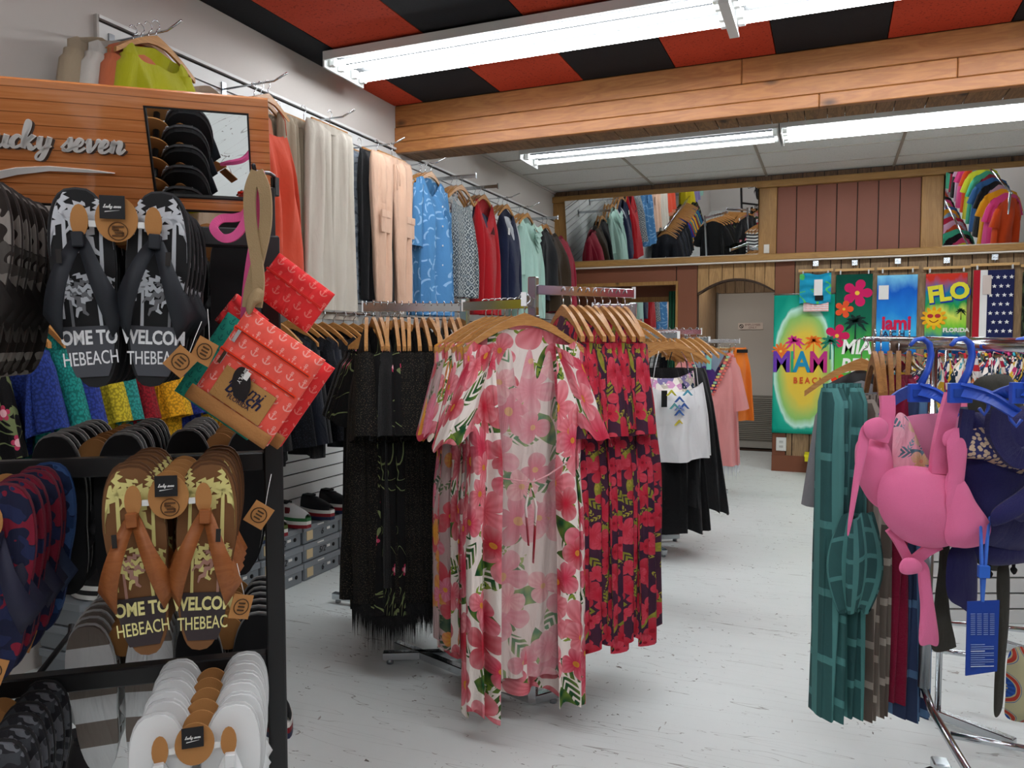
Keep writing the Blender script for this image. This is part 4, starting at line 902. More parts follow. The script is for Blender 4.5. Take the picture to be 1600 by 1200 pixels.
for x_, z_, w_ in ((.195, 2.095, .36), (.585, 2.095, .37), (1.01, 2.085, .40), (1.41, 2.10, .40), (1.8, 2.08, .36)): clip_hanger({.195: 'clip hanger of the green hibiscus towel', .585: 'clip hanger of the blue towel with red letters', 1.01: 'clip hanger of the smiling sun towel', 1.41: 'clip hanger of the flag towel', 1.8: 'clip hanger of the camouflage towel'}[x_], x_, z_, w_)
fp = empty('folded_towel_pack', 'folded turquoise and green towel pack clipped above the large beach towel', 'towel', (-.17, YB-.09, 2.06))
B().grid(lambda s, q: (-.15+.30*s, -.03*sin(pi*s)-.012*sin(q*20+s*3), -.30*q+.01*sin(s*8)), 24, 20, lambda s, q: (s*.3, q*.3)).build('cloth', pattern('swirl', '1f9cc0', '5ac84a', s=.5), fp)
B().grid(lambda s, q: (-.11+.24*s, -.02*sin(pi*s)+.005*sin(s*30), -.29-.09*q), 20, 4, lambda s, q: (s*.3, q*.1)).build('inner_fold', pattern('stripe', 'd8e4e8', 'e89a90', s=1.6), fp)
B().bbox((.03, -.05, -.14), (.08, .004, .16)).build('price_tag', TAGW, fp); B().bbox((.04, -.05, -.245), (.08, .005, .05)).build('black_label', BLK, fp)
clip_hanger('clip hanger of the folded turquoise towel pack', -.17, 2.10, .33, YB-.07)
yb = []
for k, (z_, w_) in enumerate(((0, .19), (.075, .19), (.15, .25))):
    b = empty('yellow_box', ['bottom', 'middle', 'top'][k]+' yellow shoe box against the brown base board', 'shoe box', (-.09-.02*(k == 2), YB-.14, z_), 0, 'yellow shoe boxes')
    B().bbox((0, 0, .03), (w_, .22, .06)).build('box_body', plain('d9cf1e', .6), b); B().bbox((0, 0, .06), (w_+.008, .228, .024)).build('lid', plain('e6da20', .6), b); B().bbox((-w_*.3, -.115, .03), (.03, .003, .012)).build('printed_mark', BLK, b)
SB4 = put(SB3, (-.10, YB-.14, .226), 1.2, 'small black and white shoe on top of the yellow boxes')

# ------------------------------------------------------------------ right side: rails, trousers, swimwear
rb = W(1405, 545, 2.75); re_ = W(1660, 540, 1.42); rb.z = re_.z = 1.345; dr_ = (re_-rb).normalized(); hr = atan2(dr_.y, dr_.x)
rr_ = empty('rolling_rack', 'chrome rolling rack on the right with thick round rail and casters', 'garment rack', (rb.x, rb.y, 0), hr)
Lr = (re_-rb).length
B().tube([(0, 0, 1.345), (Lr, 0, 1.345)], .0135, 14).build('top_rail', CHROME, rr_)
B().lathe([(0, -.006), (.032, -.006), (.034, 0), (.032, .006), (0, .006)], 20, Matrix.Translation((-.005, 0, 1.345)) @ Matrix.Rotation(pi/2, 4, 'Y')).build('end_cap', plain('6d5a50', .3, .5), rr_)
px = .47; foot = []
B().tube([(px, 0, 1.345), (px, 0, .27)], .0125, 10).build('upright', CHROME, rr_); B().tube([(px+.0, 0, .8), (px, 0, .3)], .017, 10).build('sleeve_tube', STEEL, rr_)
Mi = Matrix.Translation((rb.x, rb.y, 0)) @ Matrix.Rotation(hr, 4, 'Z'); inv = Mi.inverted()
def LC(p): return inv @ p
pa = LC(W(1456, 1110, 2.30)); pb = LC(W(1530, 1235, 2.0)); pc_ = LC(W(1400, 1068, 2.62))
B().tube([(px, 0, .30), tuple(pa), tuple(pb)], .012, 8).build('front_leg', CHROME, rr_)
for (u, v_, z_) in ((1471, 1160, 2.22),):
    p = LC(W(u, v_, z_)); b = B(); Mw = Matrix.Translation((p.x, p.y, .062)) @ Matrix.Rotation(radians(70), 4, 'Z') @ Matrix.Rotation(pi/2, 4, 'X')
    b.lathe([(0, -.014), (.045, -.014), (.06, -.010), (.062, 0), (.06, .010), (.045, .014), (0, .014)], 24, Mw); b.build('caster_wheel', BLK, rr_)
    B().lathe([(0, -.017), (.02, -.017), (.02, .017), (0, .017)], 16, Mw).build('hub', STEEL, rr_); B().bbox((p.x, p.y, .12), (.05, .045, .05)).build('caster_fork', CHROME, rr_)
for (u0, v0, z0_, u1, v1, z1_) in ((1485, 1148, 2.35, 1640, 1177, 2.26), (1450, 1013, 2.9, 1560, 1030, 2.8)):
    B().tube([tuple(LC(W(u0, v0, z0_))), tuple(LC(W(u1, v1, z1_)))], .011, 8).build('cross_bar', CHROME, rr_)
B().tube([tuple(LC(W(1486, 973, 2.9))), tuple(LC(W(1640, 988, 2.8)))], .010, 8).build('cross_bar', CHROME, rr_)
# second rail carrying trousers and children's swimwear
r2a = W(1352, 532, 2.38); r2b = W(1680, 528, 3.3); r2a.z = r2b.z = 1.365; d2 = (r2b-r2a); L2 = d2.length; d2.normalize(); h2 = atan2(d2.y, d2.x)
rk = empty('garment_rack', 'thin chrome rail rack behind blue hangers holding patterned trousers and small swimwear', 'garment rack', (r2a.x, r2a.y, 0), h2)
B().tube([(0, 0, 1.365), (L2, 0, 1.365)], .009, 10).build('rail', CHROME, rk)
for x_ in (.52, L2-.2): B().tube([(x_, 0, 1.365), (x_, 0, .02)], .011, 8).build('post', CHROME, rk)
B().bbox((.52, 0, .03), (.03, .5, .03)).build('foot', CHROME, rk); B().bbox((L2-.2, 0, .03), (.03, .5, .03)).build('foot', CHROME, rk)
def rl(t): return r2a+d2*(t*L2)
TE = trousers('patterned_trousers', '', .99, .135, pattern('maze', '35605f', '4f8583', '2c5253', s=.55), .8, seed=51, z0=-.14, depth=.05, crease=.016, cat='trousers')
GR = trousers('patterned_trousers', '', 1.0, .11, pattern('maze', '5c534c', 'a39a90', '6d645c', s=.55), .8, seed=52, z0=-.14, depth=.045, crease=.014)
RE = trousers('trousers', '', 1.02, .11, c('8e1038', .5), .8, seed=53, z0=-.10, depth=.05)
BU = trousers('patterned_trousers', '', 1.04, .10, pattern('maze', '2e3a58', '56779c', '38486c', s=.5), .8, seed=54, z0=-.10, depth=.045)
for g, u, z_, zz, lb, rot in ((TE, 1316, 2.28, 1.36, 'teal geometric patterned trousers nearest the aisle', .3), (GR, 1364, 2.38, 1.32, 'grey and taupe geometric patterned trousers beside the teal ones', .5), (RE, 1405, 2.42, 1.34, 'crimson trousers between taupe and blue patterned trousers', .5), (BU, 1430, 2.40, 1.31, 'blue geometric patterned trousers beside the rack post', .5)):
    p = W(u, 600, z_); p.z = zz; put(g, p, YW+rot, lb)
b = B()
kn = W(1338, 880, 2.22); kw = empty('knotted_cuff', 'bunched teal patterned sleeve hanging on the teal trousers', 'garment', kn, YW)
B().grid(lambda s, q: ((.05+.035*sin(q*pi))*cos(2*pi*s)*(.7+.3*sin(s*30))-.0, .04*sin(2*pi*s)*sin(q*pi*.9+.2), .14-.28*q+.01*sin(s*25)), 40, 14, lambda s, q: (s*.3, q*.3)).build('cloth', pattern('maze', '35605f', '4f8583', '2c5253', s=.9), kw)
TS = garment('hooded_shirt', '', 'shirt', .30, .22, .24, c('8c8e92', .6), .05, (.36, .10), 7, seed=55, slope=.7)
p = W(1345, 600, 2.62); p.z = 1.36; put(TS, p, YW-.2, 'grey long sleeved shirt hanging left behind the teal trousers'); put(HANS, p, YW-.5, 'wooden hanger of the grey long sleeved shirt')
DG = make_hanger(.30, mat=wood('brown_hanger', 'a8743c', '7c5228', 3, .4, 0, False), name='wooden_hanger')
for i, u in enumerate((1366, 1376, 1390, 1404, 1420)):
    p = W(u, 560, 2.36+.04*i); p.z = 1.385; put(DG, p, YW+pi/2-.3-.05*i, f'brown wooden hanger over patterned trousers, {ordn(i)} from the left', 'brown hangers over the trousers')
CR = garment('crimson_top', '', 'top', .34, .2, .24, c('7c1030', .5), .05, None, 6, seed=56); p = W(1412, 560, 2.6); p.z = 1.38; put(CR, p, YW+.6, 'crimson top above the crimson trousers')
sw_ = [('multi', 'd8b030', 'b03060', '3a9aa8'), ('stripe', 'a82040', 'e8d8d0', None), ('multi', 'c8407c', '2c3a6c', 'e0c040'), ('multi', '3aa6b8', 'e0607c', 'e8d9a0'), ('multi', '1c2c5c', 'd87840', '7cb8a0'), ('stripe', 'c02a34', 'e4e0e0', None), ('multi', '20487c', 'c03040', 'e8e4e0')]
sg = [garment('swimsuit', '', 'swimsuit', .36, .28, .32, pattern(k_, a_, b__, c__, s=1.4 if k_ == 'multi' else .8), .05, None, 6, strap=.03, z0=-.03, seed=70+i, nu=40, nv=12, waist=.15) for i, (k_, a_, b__, c__) in enumerate(sw_)]
snm = ['yellow and pink patterned', 'crimson striped', 'pink and navy patterned', 'turquoise floral', 'navy and orange patterned', 'red and white striped', 'blue patterned']
for i in range(22):
    p = rl(.16+.038*i); put(sg[i % 7], p, h2+pi/2+pi*.85+random.uniform(-.2, .2), f'{snm[i % 7]} small swimsuit, {["in nearer", "in second", "in third", "in last"][i//7]} run along the thin rail', 'small swimsuits on the thin rail')
# low white slatted gondola base at the right
gd = empty('display_plinth', 'low white slatted display base behind the rolling rack', 'display base', tuple(W(1560, 900, 3.7).xy)+(0,), YW)
for i in range(5): B().bbox((.1, 0, .035+.0765*i), (.9, .02, .068)).build('slat', SLAT, gd)
B().box(-.35, .55, .012, .3, 0, .39).build('core', plain('2c2826', .8), gd); B().box(-.36, .56, -.012, .31, .385, .40).build('top_board', SLAT, gd)

# blobs: inflated cloth shapes standing at one distance
def blob(name, pts, z, th, mat, parent=None, frame=None, rings=6, k=10):
    """pts measured in the image at distance z; soft pillow of real thickness th"""
    P = [W(u, v_, z) for u, v_ in pts]; n = len(P); cs = []
    for i in range(n):   # Catmull-Rom outline
        a, b_, c_, d = P[i-1], P[i], P[(i+1) % n], P[(i+2) % n]
        for j in range(k):
            t = j/k; cs.append(.5*((2*b_)+(c_-a)*t+(2*a-5*b_+4*c_-d)*t*t+(3*b_-a-3*c_+d)*t*t*t))
    ctr = sum(cs, Vector())/len(cs); N = len(cs); b = B(); org = parent.matrix_basis.inverted() if parent else Matrix()
    vs = []; uv = []
    for sgn in (-1, 1):
        for r_ in range(rings+1):
            f = 1-r_/rings; h = th*sqrt(max(0, 1-f*f))
            for q in cs:
                p = ctr+(q-ctr)*f+FW*(sgn*h); vs.append(p); e = p-ctr; uv.append((e.dot(RT), e.z))
    fs = []
    for s_ in (0, 1):
        o = s_*(rings+1)*N
        for r_ in range(rings):
            for i in range(N):
                j = (i+1) % N; f = (o+r_*N+i, o+r_*N+j, o+(r_+1)*N+j, o+(r_+1)*N+i); fs.append(f if s_ else f[::-1])
    vs = [org @ p for p in vs]; b.smooth = True; b.add(vs, fs, uv)
    return b.build(name, mat, parent)
def strip(name, pts, z, w_, mat, parent, th=.003, wz=None):
    """flat ribbon through measured points; each point (u, v[, z])"""
    org = parent.matrix_basis.inverted() if parent else Matrix(); P = [W(p[0], p[1], p[2] if len(p) > 2 else z) for p in pts]; Q = []
    n = len(P)
    for i in range(n-1):
        a, b_, c_, d = P[max(0, i-1)], P[i], P[i+1], P[min(n-1, i+2)]
        for j in range(6):
            t = j/6; Q.append(.5*((2*b_)+(c_-a)*t+(2*a-5*b_+4*c_-d)*t*t+(3*b_-a-3*c_+d)*t*t*t))
    Q.append(P[-1]); vs = []; uv = []; m_ = len(Q); L = 0
    for i, q in enumerate(Q):
        t = (Q[min(m_-1, i+1)]-Q[max(0, i-1)]).normalized(); s = t.cross(FW).normalized(); ww = w_ if not isinstance(w_, (list, tuple)) else w_[0]+(w_[1]-w_[0])*i/(m_-1)
        if i: L += (Q[i]-Q[i-1]).length
        for a, d in ((-1, -1), (1, -1), (1, 1), (-1, 1)): vs.append(org @ (q+s*(a*ww/2)+FW*(d*th))); uv.append((a*ww/2, L))
    fs = [(0, 1, 2, 3), tuple(4*(m_-1)+k for k in (3, 2, 1, 0))]+[(4*i+k, 4*i+(k+1) % 4, 4*i+4+(k+1) % 4, 4*i+4+k) for i in range(m_-1) for k in range(4)]
    b = B(); return b.add(vs, fs, uv).build(name, mat, parent)
# blue plastic hangers
BLU = plain('2a55c4', .35, 0, .5)
def blue_hanger(label, u, z, lft, rgt, drop, pos, rot=0):
    h = empty('plastic_hanger', label, 'hanger', W(u, 540, z)); h['group'] = 'blue plastic hangers'
    org = h.matrix_basis.inverted(); V = lambda a, b_, dz=0: tuple(org @ W(a, b_, z+dz))
    pts = [V(u-18, 540), V(u-10, 531), V(u+2, 529), V(u+12, 537), V(u+15, 555), V(u+10, 578), V(u-2, 602)]
    B().tube(pts, [.007, .009, .011, .012, .012, .012, .014], 10, .6).build('hook', BLU, h)
    M = h.matrix_basis.inverted()
    cpt = W(u-4, 614, z); Mr = Matrix.Translation(M @ cpt) @ Matrix.Rotation(YW, 4, 'Z'); B().bbox((0, 0, 0), (.055, .014, .048), Mr).build('centre_plate', BLU, h); B().bbox((0, -.008, 0), (.04, .003, .02), Mr).build('raised_mark', plain('24489f', .5), h)
    for s, w_, dz in ((-1, lft, .10), (1, rgt, -.10)):
        strip('arm', [(u-4, 608, z), (u-4+s*w_*.5, 610+drop*.3, z+dz*.5), (u-4+s*w_, 612+drop, z+dz)], z, (.036, .026), BLU, h, .005)
        strip('arm_rib', [(u-4, 600, z-.004), (u-4+s*w_*.5, 602+drop*.3, z+dz*.5-.004), (u-4+s*w_, 605+drop, z+dz-.004)], z, .006, BLU, h, .008)
        B().tube([V(u-4+s*w_*.86, 606+drop*.8, dz*.8), V(u-4+s*w_*.9, 622+drop, dz*.9), V(u-4+s*w_, 632+drop, dz), V(u-4+s*(w_+8), 622+drop, dz)], .006, 6, .7).build('strap_clip', BLU, h)
blue_hanger('blue plastic hanger holding the pink bikini top', 1440, 2.02, 54, 54, 24, 0)
blue_hanger('blue plastic hanger holding the navy swim top', 1504, 1.85, 10, 88, 34, 0)
blue_hanger('blue plastic hanger at the right edge of the picture', 1602, 1.72, 60, 60, 16, 0)
# pink bikini top
PK = cloth('fb7dae', .35, .6); PKI = cloth('c08a98', .3); pk = empty('bikini_top', 'bright pink bikini top with padded cups and knotted ties, on blue hanger', 'bikini', W(1440, 640, 1.95))
blob('back_band', [(1388, 668), (1420, 650), (1470, 646), (1500, 650), (1506, 690), (1480, 760), (1420, 770), (1392, 740)], 2.02, .012, cloth('ee8cb2', .35, .6), pk)
PPK = floral('pineapple_print', 'e5a3b4', ('e8a0b4', 'f0b8c4', 'c8b060', 'e8c4cc'), 'c89030', '4a6a78', '7c9aa8', 11)
blob('print_lining', [(1398, 656), (1416, 650), (1440, 700), (1462, 748), (1420, 754), (1396, 740)], 1.98, .008, PPK, pk)
blob('cup', [(1340, 690), (1362, 680), (1384, 690), (1392, 735), (1384, 790), (1362, 786), (1342, 750)], 1.97, .05, PK, pk)
blob('cup', [(1371, 770), (1382, 740), (1412, 728), (1460, 732), (1496, 742), (1508, 790), (1508, 836), (1470, 856), (1424, 850), (1392, 828), (1374, 800)], 1.92, .06, PK, pk)
blob('side_wing', [(1478, 745), (1500, 742), (1520, 778), (1545, 815), (1546, 838), (1534, 852), (1500, 856), (1476, 840)], 1.87, .03, PK, pk)
strip('strap', [(1386, 618), (1386, 650), (1376, 690)], 1.93, .035, PK, pk, .006); strip('strap', [(1490, 616), (1478, 660), (1468, 710), (1466, 740)], 1.90, .04, PK, pk, .008)
blob('shoulder_tie', [(1480, 690), (1500, 668), (1512, 690), (1506, 760), (1504, 800), (1490, 812), (1478, 790), (1482, 740)], 1.86, .010, PK, pk)
blob('shoulder_tie', [(1344, 672), (1360, 664), (1356, 700), (1342, 760), (1328, 830), (1324, 826), (1334, 740)], 1.90, .007, PK, pk)
blob('knot', [(1350, 662), (1372, 652), (1388, 664), (1382, 684), (1356, 684)], 1.89, .010, PK, pk); blob('knot', [(1476, 676), (1500, 668), (1506, 686), (1490, 700), (1474, 694)], 1.87, .010, PK, pk)
for (a, b_) in (((1384, 800), (1392, 850)), ((1398, 836), (1412, 868))): pass
strip('lower_tie', [(1390, 826), (1404, 846), (1420, 876)], 1.94, .022, PK, pk, .006); strip('lower_tie', [(1468, 850), (1446, 862), (1422, 882)], 1.93, .026, PK, pk, .006)
blob('knot', [(1405, 884), (1412, 873), (1428, 872), (1440, 882), (1438, 894), (1418, 898), (1407, 894)], 1.90, .010, PK, pk)
blob('hanging_tie', [(1434, 880), (1450, 884), (1456, 920), (1467, 1002), (1452, 1007), (1436, 1004), (1438, 950)], 1.92, .010, PK, pk)
for i in range(7): strip('gather', [(1440+i*5, 772+i*9), (1462+i*2, 766+i*9), (1484, 762+i*9)], 1.866+.004*abs(i-3), .003, cloth('dd4f88', .3), pk, .002)
st = empty('striped_swim_piece', 'pink swim piece with dark stripes hanging between pink and navy tops', 'swimwear', W(1505, 640, 2.05)); blob('cloth', [(1492, 622), (1506, 618), (1513, 650), (1514, 700), (1504, 760), (1490, 740), (1492, 680)], 2.05, .02, pattern('stripe', 'e87a9a', '4a5560', s=1.1), st); blob('yellow_print', [(1502, 684), (1513, 674), (1512, 700), (1502, 712)], 2.02, .008, plain('e0a020', .8), st)
# navy swim top
NV = cloth('1d1c58', .5, .6); nv = empty('swim_top', 'navy swim top with crocheted beige mesh band, right of the pink bikini', 'swimwear', W(1560, 650, 1.9))
blob('body', [(1510, 652), (1560, 646), (1640, 636), (1650, 760), (1620, 850), (1560, 856), (1515, 830), (1500, 740)], 1.92, .06, NV, nv)
blob('mesh_band', [(1504, 680), (1540, 668), (1580, 690), (1640, 730), (1640, 760), (1590, 742), (1540, 720), (1500, 712)], 1.87, .03, pattern('lace', 'b8a088', '2a2a58', s=.9), nv)
blob('draped_panel', [(1550, 800), (1590, 770), (1650, 730), (1650, 790), (1600, 815), (1580, 810), (1552, 822)], 1.82, .03, NV, nv)
strip('strap', [(1562, 640), (1560, 680), (1590, 716), (1640, 700)], 1.84, .05, NV, nv, .01); strip('strap', [(1512, 640), (1508, 670), (1506, 700)], 1.86, .03, NV, nv, .006)
blob('hanging_tie', [(1486, 856), (1520, 850), (1527, 880), (1524, 956), (1500, 948), (1482, 934), (1478, 900)], 1.95, .012, NV, nv)
blob('lower_hem', [(1522, 850), (1560, 846), (1640, 840), (1650, 868), (1560, 884), (1524, 870)], 1.95, .03, NV, nv)
OLV = cloth('33322a', .4, .7); ol = empty('swim_top', 'dark olive swim top with long hanging ties behind the navy top', 'swimwear', W(1560, 860, 2.1))
blob('body', [(1520, 872), (1560, 892), (1600, 850), (1650, 820), (1650, 780), (1590, 800), (1540, 850)], 2.08, .04, OLV, ol)
blob('hanging_tie', [(1470, 852), (1484, 856), (1482, 930), (1490, 1000), (1492, 1012), (1456, 1014), (1460, 940), (1466, 890)], 2.05, .008, OLV, ol)
blob('hanging_tie', [(1558, 890), (1576, 884), (1577, 960), (1570, 1040), (1566, 1106), (1553, 1115), (1556, 1030), (1560, 960)], 2.0, .008, OLV, ol)
blob('shoulder', [(1520, 600), (1545, 586), (1580, 590), (1600, 640), (1580, 700), (1530, 690), (1512, 650)], 2.2, .04, OLV, ol)
for (u, v_) in ((1546, 896), (1584, 890)): strip('drawcord', [(u+4, 860), (u, 880), (u, v_)], 2.0, .006, BLK, ol, .003); blob('toggle', [(u-5, v_), (u, v_-5), (u+5, v_), (u, v_+8)], 2.0, .008, BLK, ol)
# blue swing tag
bt = empty('swing_tag', 'large royal blue swing tag hanging below the navy swim top', 'tag', W(1535, 960, 1.78), YW-.12); TGB = plain('1b3f96', .45)
org = bt.matrix_basis.inverted()
def tq(u, v_, dz=0): return tuple(org @ W(u, v_, 1.78+dz))
b = B(); P4_ = [tq(1512, 940), tq(1562, 938), tq(1558, 1049), tq(1509, 1056)]; off = org.to_3x3() @ (FW*.003); P4_ = [Vector(p) for p in P4_]; b.add(P4_+[p+off for p in P4_], [(3, 2, 1, 0), (4, 5, 6, 7), (0, 1, 5, 4), (1, 2, 6, 5), (2, 3, 7, 6), (3, 0, 4, 7)]); b.build('card', TGB, bt)
GT = plain('7d92c8', .6)
def tquad(u0, v0, u1, v1, mat, nm):
    b = B(); P = [Vector(tq(*q)) for q in ((u0, v0, -.002), (u1, v0-.02*(u1-u0), -.002), (u1, v1-.02*(u1-u0), -.002), (u0, v1, -.002))]; o_ = org.to_3x3() @ (FW*.001); b.add(P+[p+o_ for p in P], [(3, 2, 1, 0), (4, 5, 6, 7), (0, 1, 5, 4), (1, 2, 6, 5), (2, 3, 7, 6), (3, 0, 4, 7)]); return b.build(nm, mat, bt)
for r_ in range(11):
    for c_ in range(4): tquad(1517+c_*10, 959+r_*3.2, 1524+c_*10, 960.1+r_*3.2, GT, 'table_print')
for r_ in range(11): tquad(1517, 1007+r_*3.4, 1517+(36 if r_ % 3 else 22), 1008.2+r_*3.4, plain('c8d0e8', .6) if r_ in (3, 10) else GT, 'text_line')
strip('cord', [(1532, 800, 1.9), (1533, 850, 1.80), (1535, 940)], 1.78, .006, plain('3a6cc8', .5), bt, .003); strip('cord', [(1548, 800, 1.9), (1542, 850, 1.80), (1535, 940)], 1.78, .006, plain('3a6cc8', .5), bt, .003)
b = B(); b.bbox(tq(1537, 893, -.005), (.024, .012, .028)); b.build('cord_lock', plain('2f66c8', .4), bt)
pb_ = empty('patterned_bag', 'cushion like bag with blue medallion pattern at lower right edge', 'bag', W(1610, 1070, 2.3))
m = Mt('medallion', .85); v = m.coord('UV', (9, 9, 9)); x, y, c_, d = m.vor(v, 0.); r_ = (x*x+y*y).m('SQRT'); th = y.m('ARCTAN2', x)
col = m.mix((r_*28.).sin().gt(0.), 'a8a27c', '22458c'); col = m.mix(r_.gt(.36)*r_.lt(.43), col, 'a4382c'); col = m.mix((th*16.).sin().gt(.3)*r_.gt(.2)*r_.lt(.34), col, '2b55a0'); m.color(m.mix(r_.gt(.46), col, 'aba684'))
blob('body', [(1578, 1018), (1620, 1012), (1680, 1014), (1682, 1126), (1620, 1130), (1574, 1122), (1571, 1090)], 2.3, .04, m.mat, pb_)
# garments along the right wall, seen in the right tilted mirror
rc = [('e8501c', 'orange'), ('e84a90', 'hot pink'), ('e8a418', 'amber'), ('dcb4d4', 'lilac'), ('17171a', 'black'), ('3c6ea8', 'denim blue'), ('b01c3c', 'crimson'), ('48b890', 'jade'), ('d8d838', 'lime'), ('8caed0', 'sky blue')]
tee = {}
for i, (cc, nm) in enumerate(rc): tee[nm] = garment('tee_dress', '', 'dress', .75, .40, .46, c(cc, .5), .06, (.2, .3), 6, seed=120+i, nu=40, nv=12)
for r_, (xx, z_, nmr) in enumerate(((2.0, 2.15, 'upper'), (1.62, 1.45, 'lower'))):
    q = empty('clothes_rail', f'{nmr} chrome clothes rail on the right side, outside the picture, seen by mirror', 'clothes rail', (xx, 3.0, 0)); B().tube([(0, -3, z_), (0, 2.8, z_)], .014, 8).build('rail', CHROME, q)
    for yy in (-2.9, 0, 2.7): B().tube([(0, yy, z_), (0, yy, .0)], .014, 8).build('post', CHROME, q)
    for i in range(22):
        nm = rc[(i*(3 if r_ else 1)+2*r_) % 10][1]; y = 5.6-.25*i; put(tee[nm], (xx, y, z_+.015), -pi/2+.7+.3*(i % 3), f'{nm} dress on {nmr} right rail, {"nearer" if i < 10 else ("middle" if i < 20 else "last")} part, seen only by mirror', f'dresses on the {nmr} right rail')
#@@PART4
# ------------------------------------------------------------------ flip flop display stand in the left foreground
DP = Vector((-.974, 1.163, 0)); DA = atan2(.618, .782)
DM_ = Matrix.Translation(DP) @ Matrix.Rotation(DA, 4, 'Z')
def DW(x, y, z): return DM_ @ Vector((x, y, z))
ds = empty('display_stand', 'black steel shoe display stand with slanted wood header board in left foreground', 'display stand', DP, DA)
BF = plain('121214', .4, 0, .45)
for x_ in (0, -1.0): B().bbox((x_, .0, .775), (.034, .034, 1.55)).build('post', BF, ds)
for x_ in (0, -1.0): B().bbox((x_, .0, .017), (.034, .6, .034)).build('foot', BF, ds)
for z_ in (1.545, 1.13, .745, .30): B().bbox((-.5, 0, z_), (.966, .03, .034)).build('crossbar', BF, ds)
pegs = [(-.21, 1.54, .27), (-.45, 1.55, .27), (-.15, 1.12, .27), (-.435, 1.10, .27), (-.115, .728, .27), (-.45, .715, .27)]
for (x_, z_, l_) in pegs:
    B().tube([(x_, .0, z_-.012), (x_, -l_+.02, z_-.012)], .006, 8).build('peg', BF, ds)
    B().tube([(x_, .0, z_-.012), (x_, l_+.10, z_-.012), (x_, l_+.112, z_+.006)], .006, 8).build('peg', BF, ds)
# header board, leaning out to the customer, with inset mirror
hh = .208; th_ = atan2(.12, .17); HM = Matrix.Translation((0, -.01, 1.594)) @ Matrix.Rotation(th_, 4, 'X')   # local x along, z up the slope
m = Mt('header_print', .12, 0, .6); v = m.coord('Object'); x, y, z = m.xyz(v)
vb = m.coord('Object', (3, 1, 42)); n = m.noise(vb, 3, 5, .8); n2 = m.noise(m.coord('Object', (2.2, 1, 20)), 2, 3)
col = m.ramp(n*.6+n2*.4, [(.25, 'c06c38'), (.5, 'd88850'), (.75, 'e8a06c')])
row = ((z*50.)+(m.noise(m.coord('Object', (3, 1, 3)), 1, 1)*.6)).m('FRACT'); col = m.mix(row.lt(.07)*.75, col, '5c2c12'); m.color(col); HDR = m.mat
def hb(o):
    o.matrix_parent_inverse = Matrix(); o.matrix_local = HM; return o
X0, X1, Z0, Z1 = -.19, -.03, .024, .180
b = B().box(-1.02, X0, -.004, .004, 0, hh).box(X1, .004, -.004, .004, 0, hh).box(X0, X1, -.004, .004, 0, Z0).box(X0, X1, -.004, .004, Z1, hh)
hd = hb(b.build('header_board', HDR, ds))
hb(B().box(X0, X1, -.0005, .003, Z0, Z1).build('mirror_panel', MIRROR, ds))
for a in ((X0-.002, X1+.002, Z1-.001, Z1+.002), (X0-.002, X1+.002, Z0-.002, Z0+.001), (X0-.002, X0+.001, Z0, Z1), (X1-.001, X1+.002, Z0, Z1)): hb(B().box(a[0], a[1], -.006, .004, a[2], a[3]).build('mirror_edge', BF, ds))
hb(B().box(-1.02, .004, -.006, .006, -.004, 0).build('edge_trim', BF, ds))
for x_ in (0, -1.0): B().bbox((x_, .0, 1.59), (.02, .012, .1)).build('header_bracket', BF, ds)
GL = {'L': ([(.9,1.9),(.65,2.2),(.45,1.6),(.5,.8),(.25,.05),(0,.1),(.15,.35),(.6,.05),(1.1,0),(1.35,.3)], 1.4), 'u': ([(0,.6),(.15,1),(.15,.3),(.4,0),(.7,.5),(.8,1),(.75,.25),(.95,0),(1.15,.3)], 1.1),
 'c': ([(.75,.8),(.5,1),(.18,.7),(.12,.3),(.4,0),(.85,.3)], .85), 'k': ([(0,.4),(.35,1.5),(.38,2.1),(.2,2.2),(.1,1.5),(.1,.8),(.1,0),(.12,.35),(.6,.95),(.7,1.05),(.35,.6),(.2,.5),(.5,.25),(.7,-.1),(1,.2)], 1.05),
 'y': ([(0,.6),(.15,1),(.15,.3),(.4,0),(.7,.5),(.82,1),(.7,0),(.45,-.8),(.1,-.85),(.15,-.4),(1,.3)], 1.0), 's': ([(0,.2),(.4,.8),(.5,1.05),(.6,.6),(.65,.2),(.4,0),(.12,.12),(.4,0),(.85,.3)], .85),
 'e': ([(0,.3),(.5,.5),(.62,.85),(.38,1),(.15,.6),(.2,.1),(.5,0),(.85,.3)], .85), 'v': ([(0,.7),(.18,1),(.3,.3),(.42,0),(.75,.6),(.8,1),(1.0,.85)], 1.0), 'n': ([(0,.6),(.15,1),(.15,.5),(.12,0),(.25,.7),(.55,1),(.68,.7),(.65,.2),(.85,0),(1.1,.35)], 1.05)}
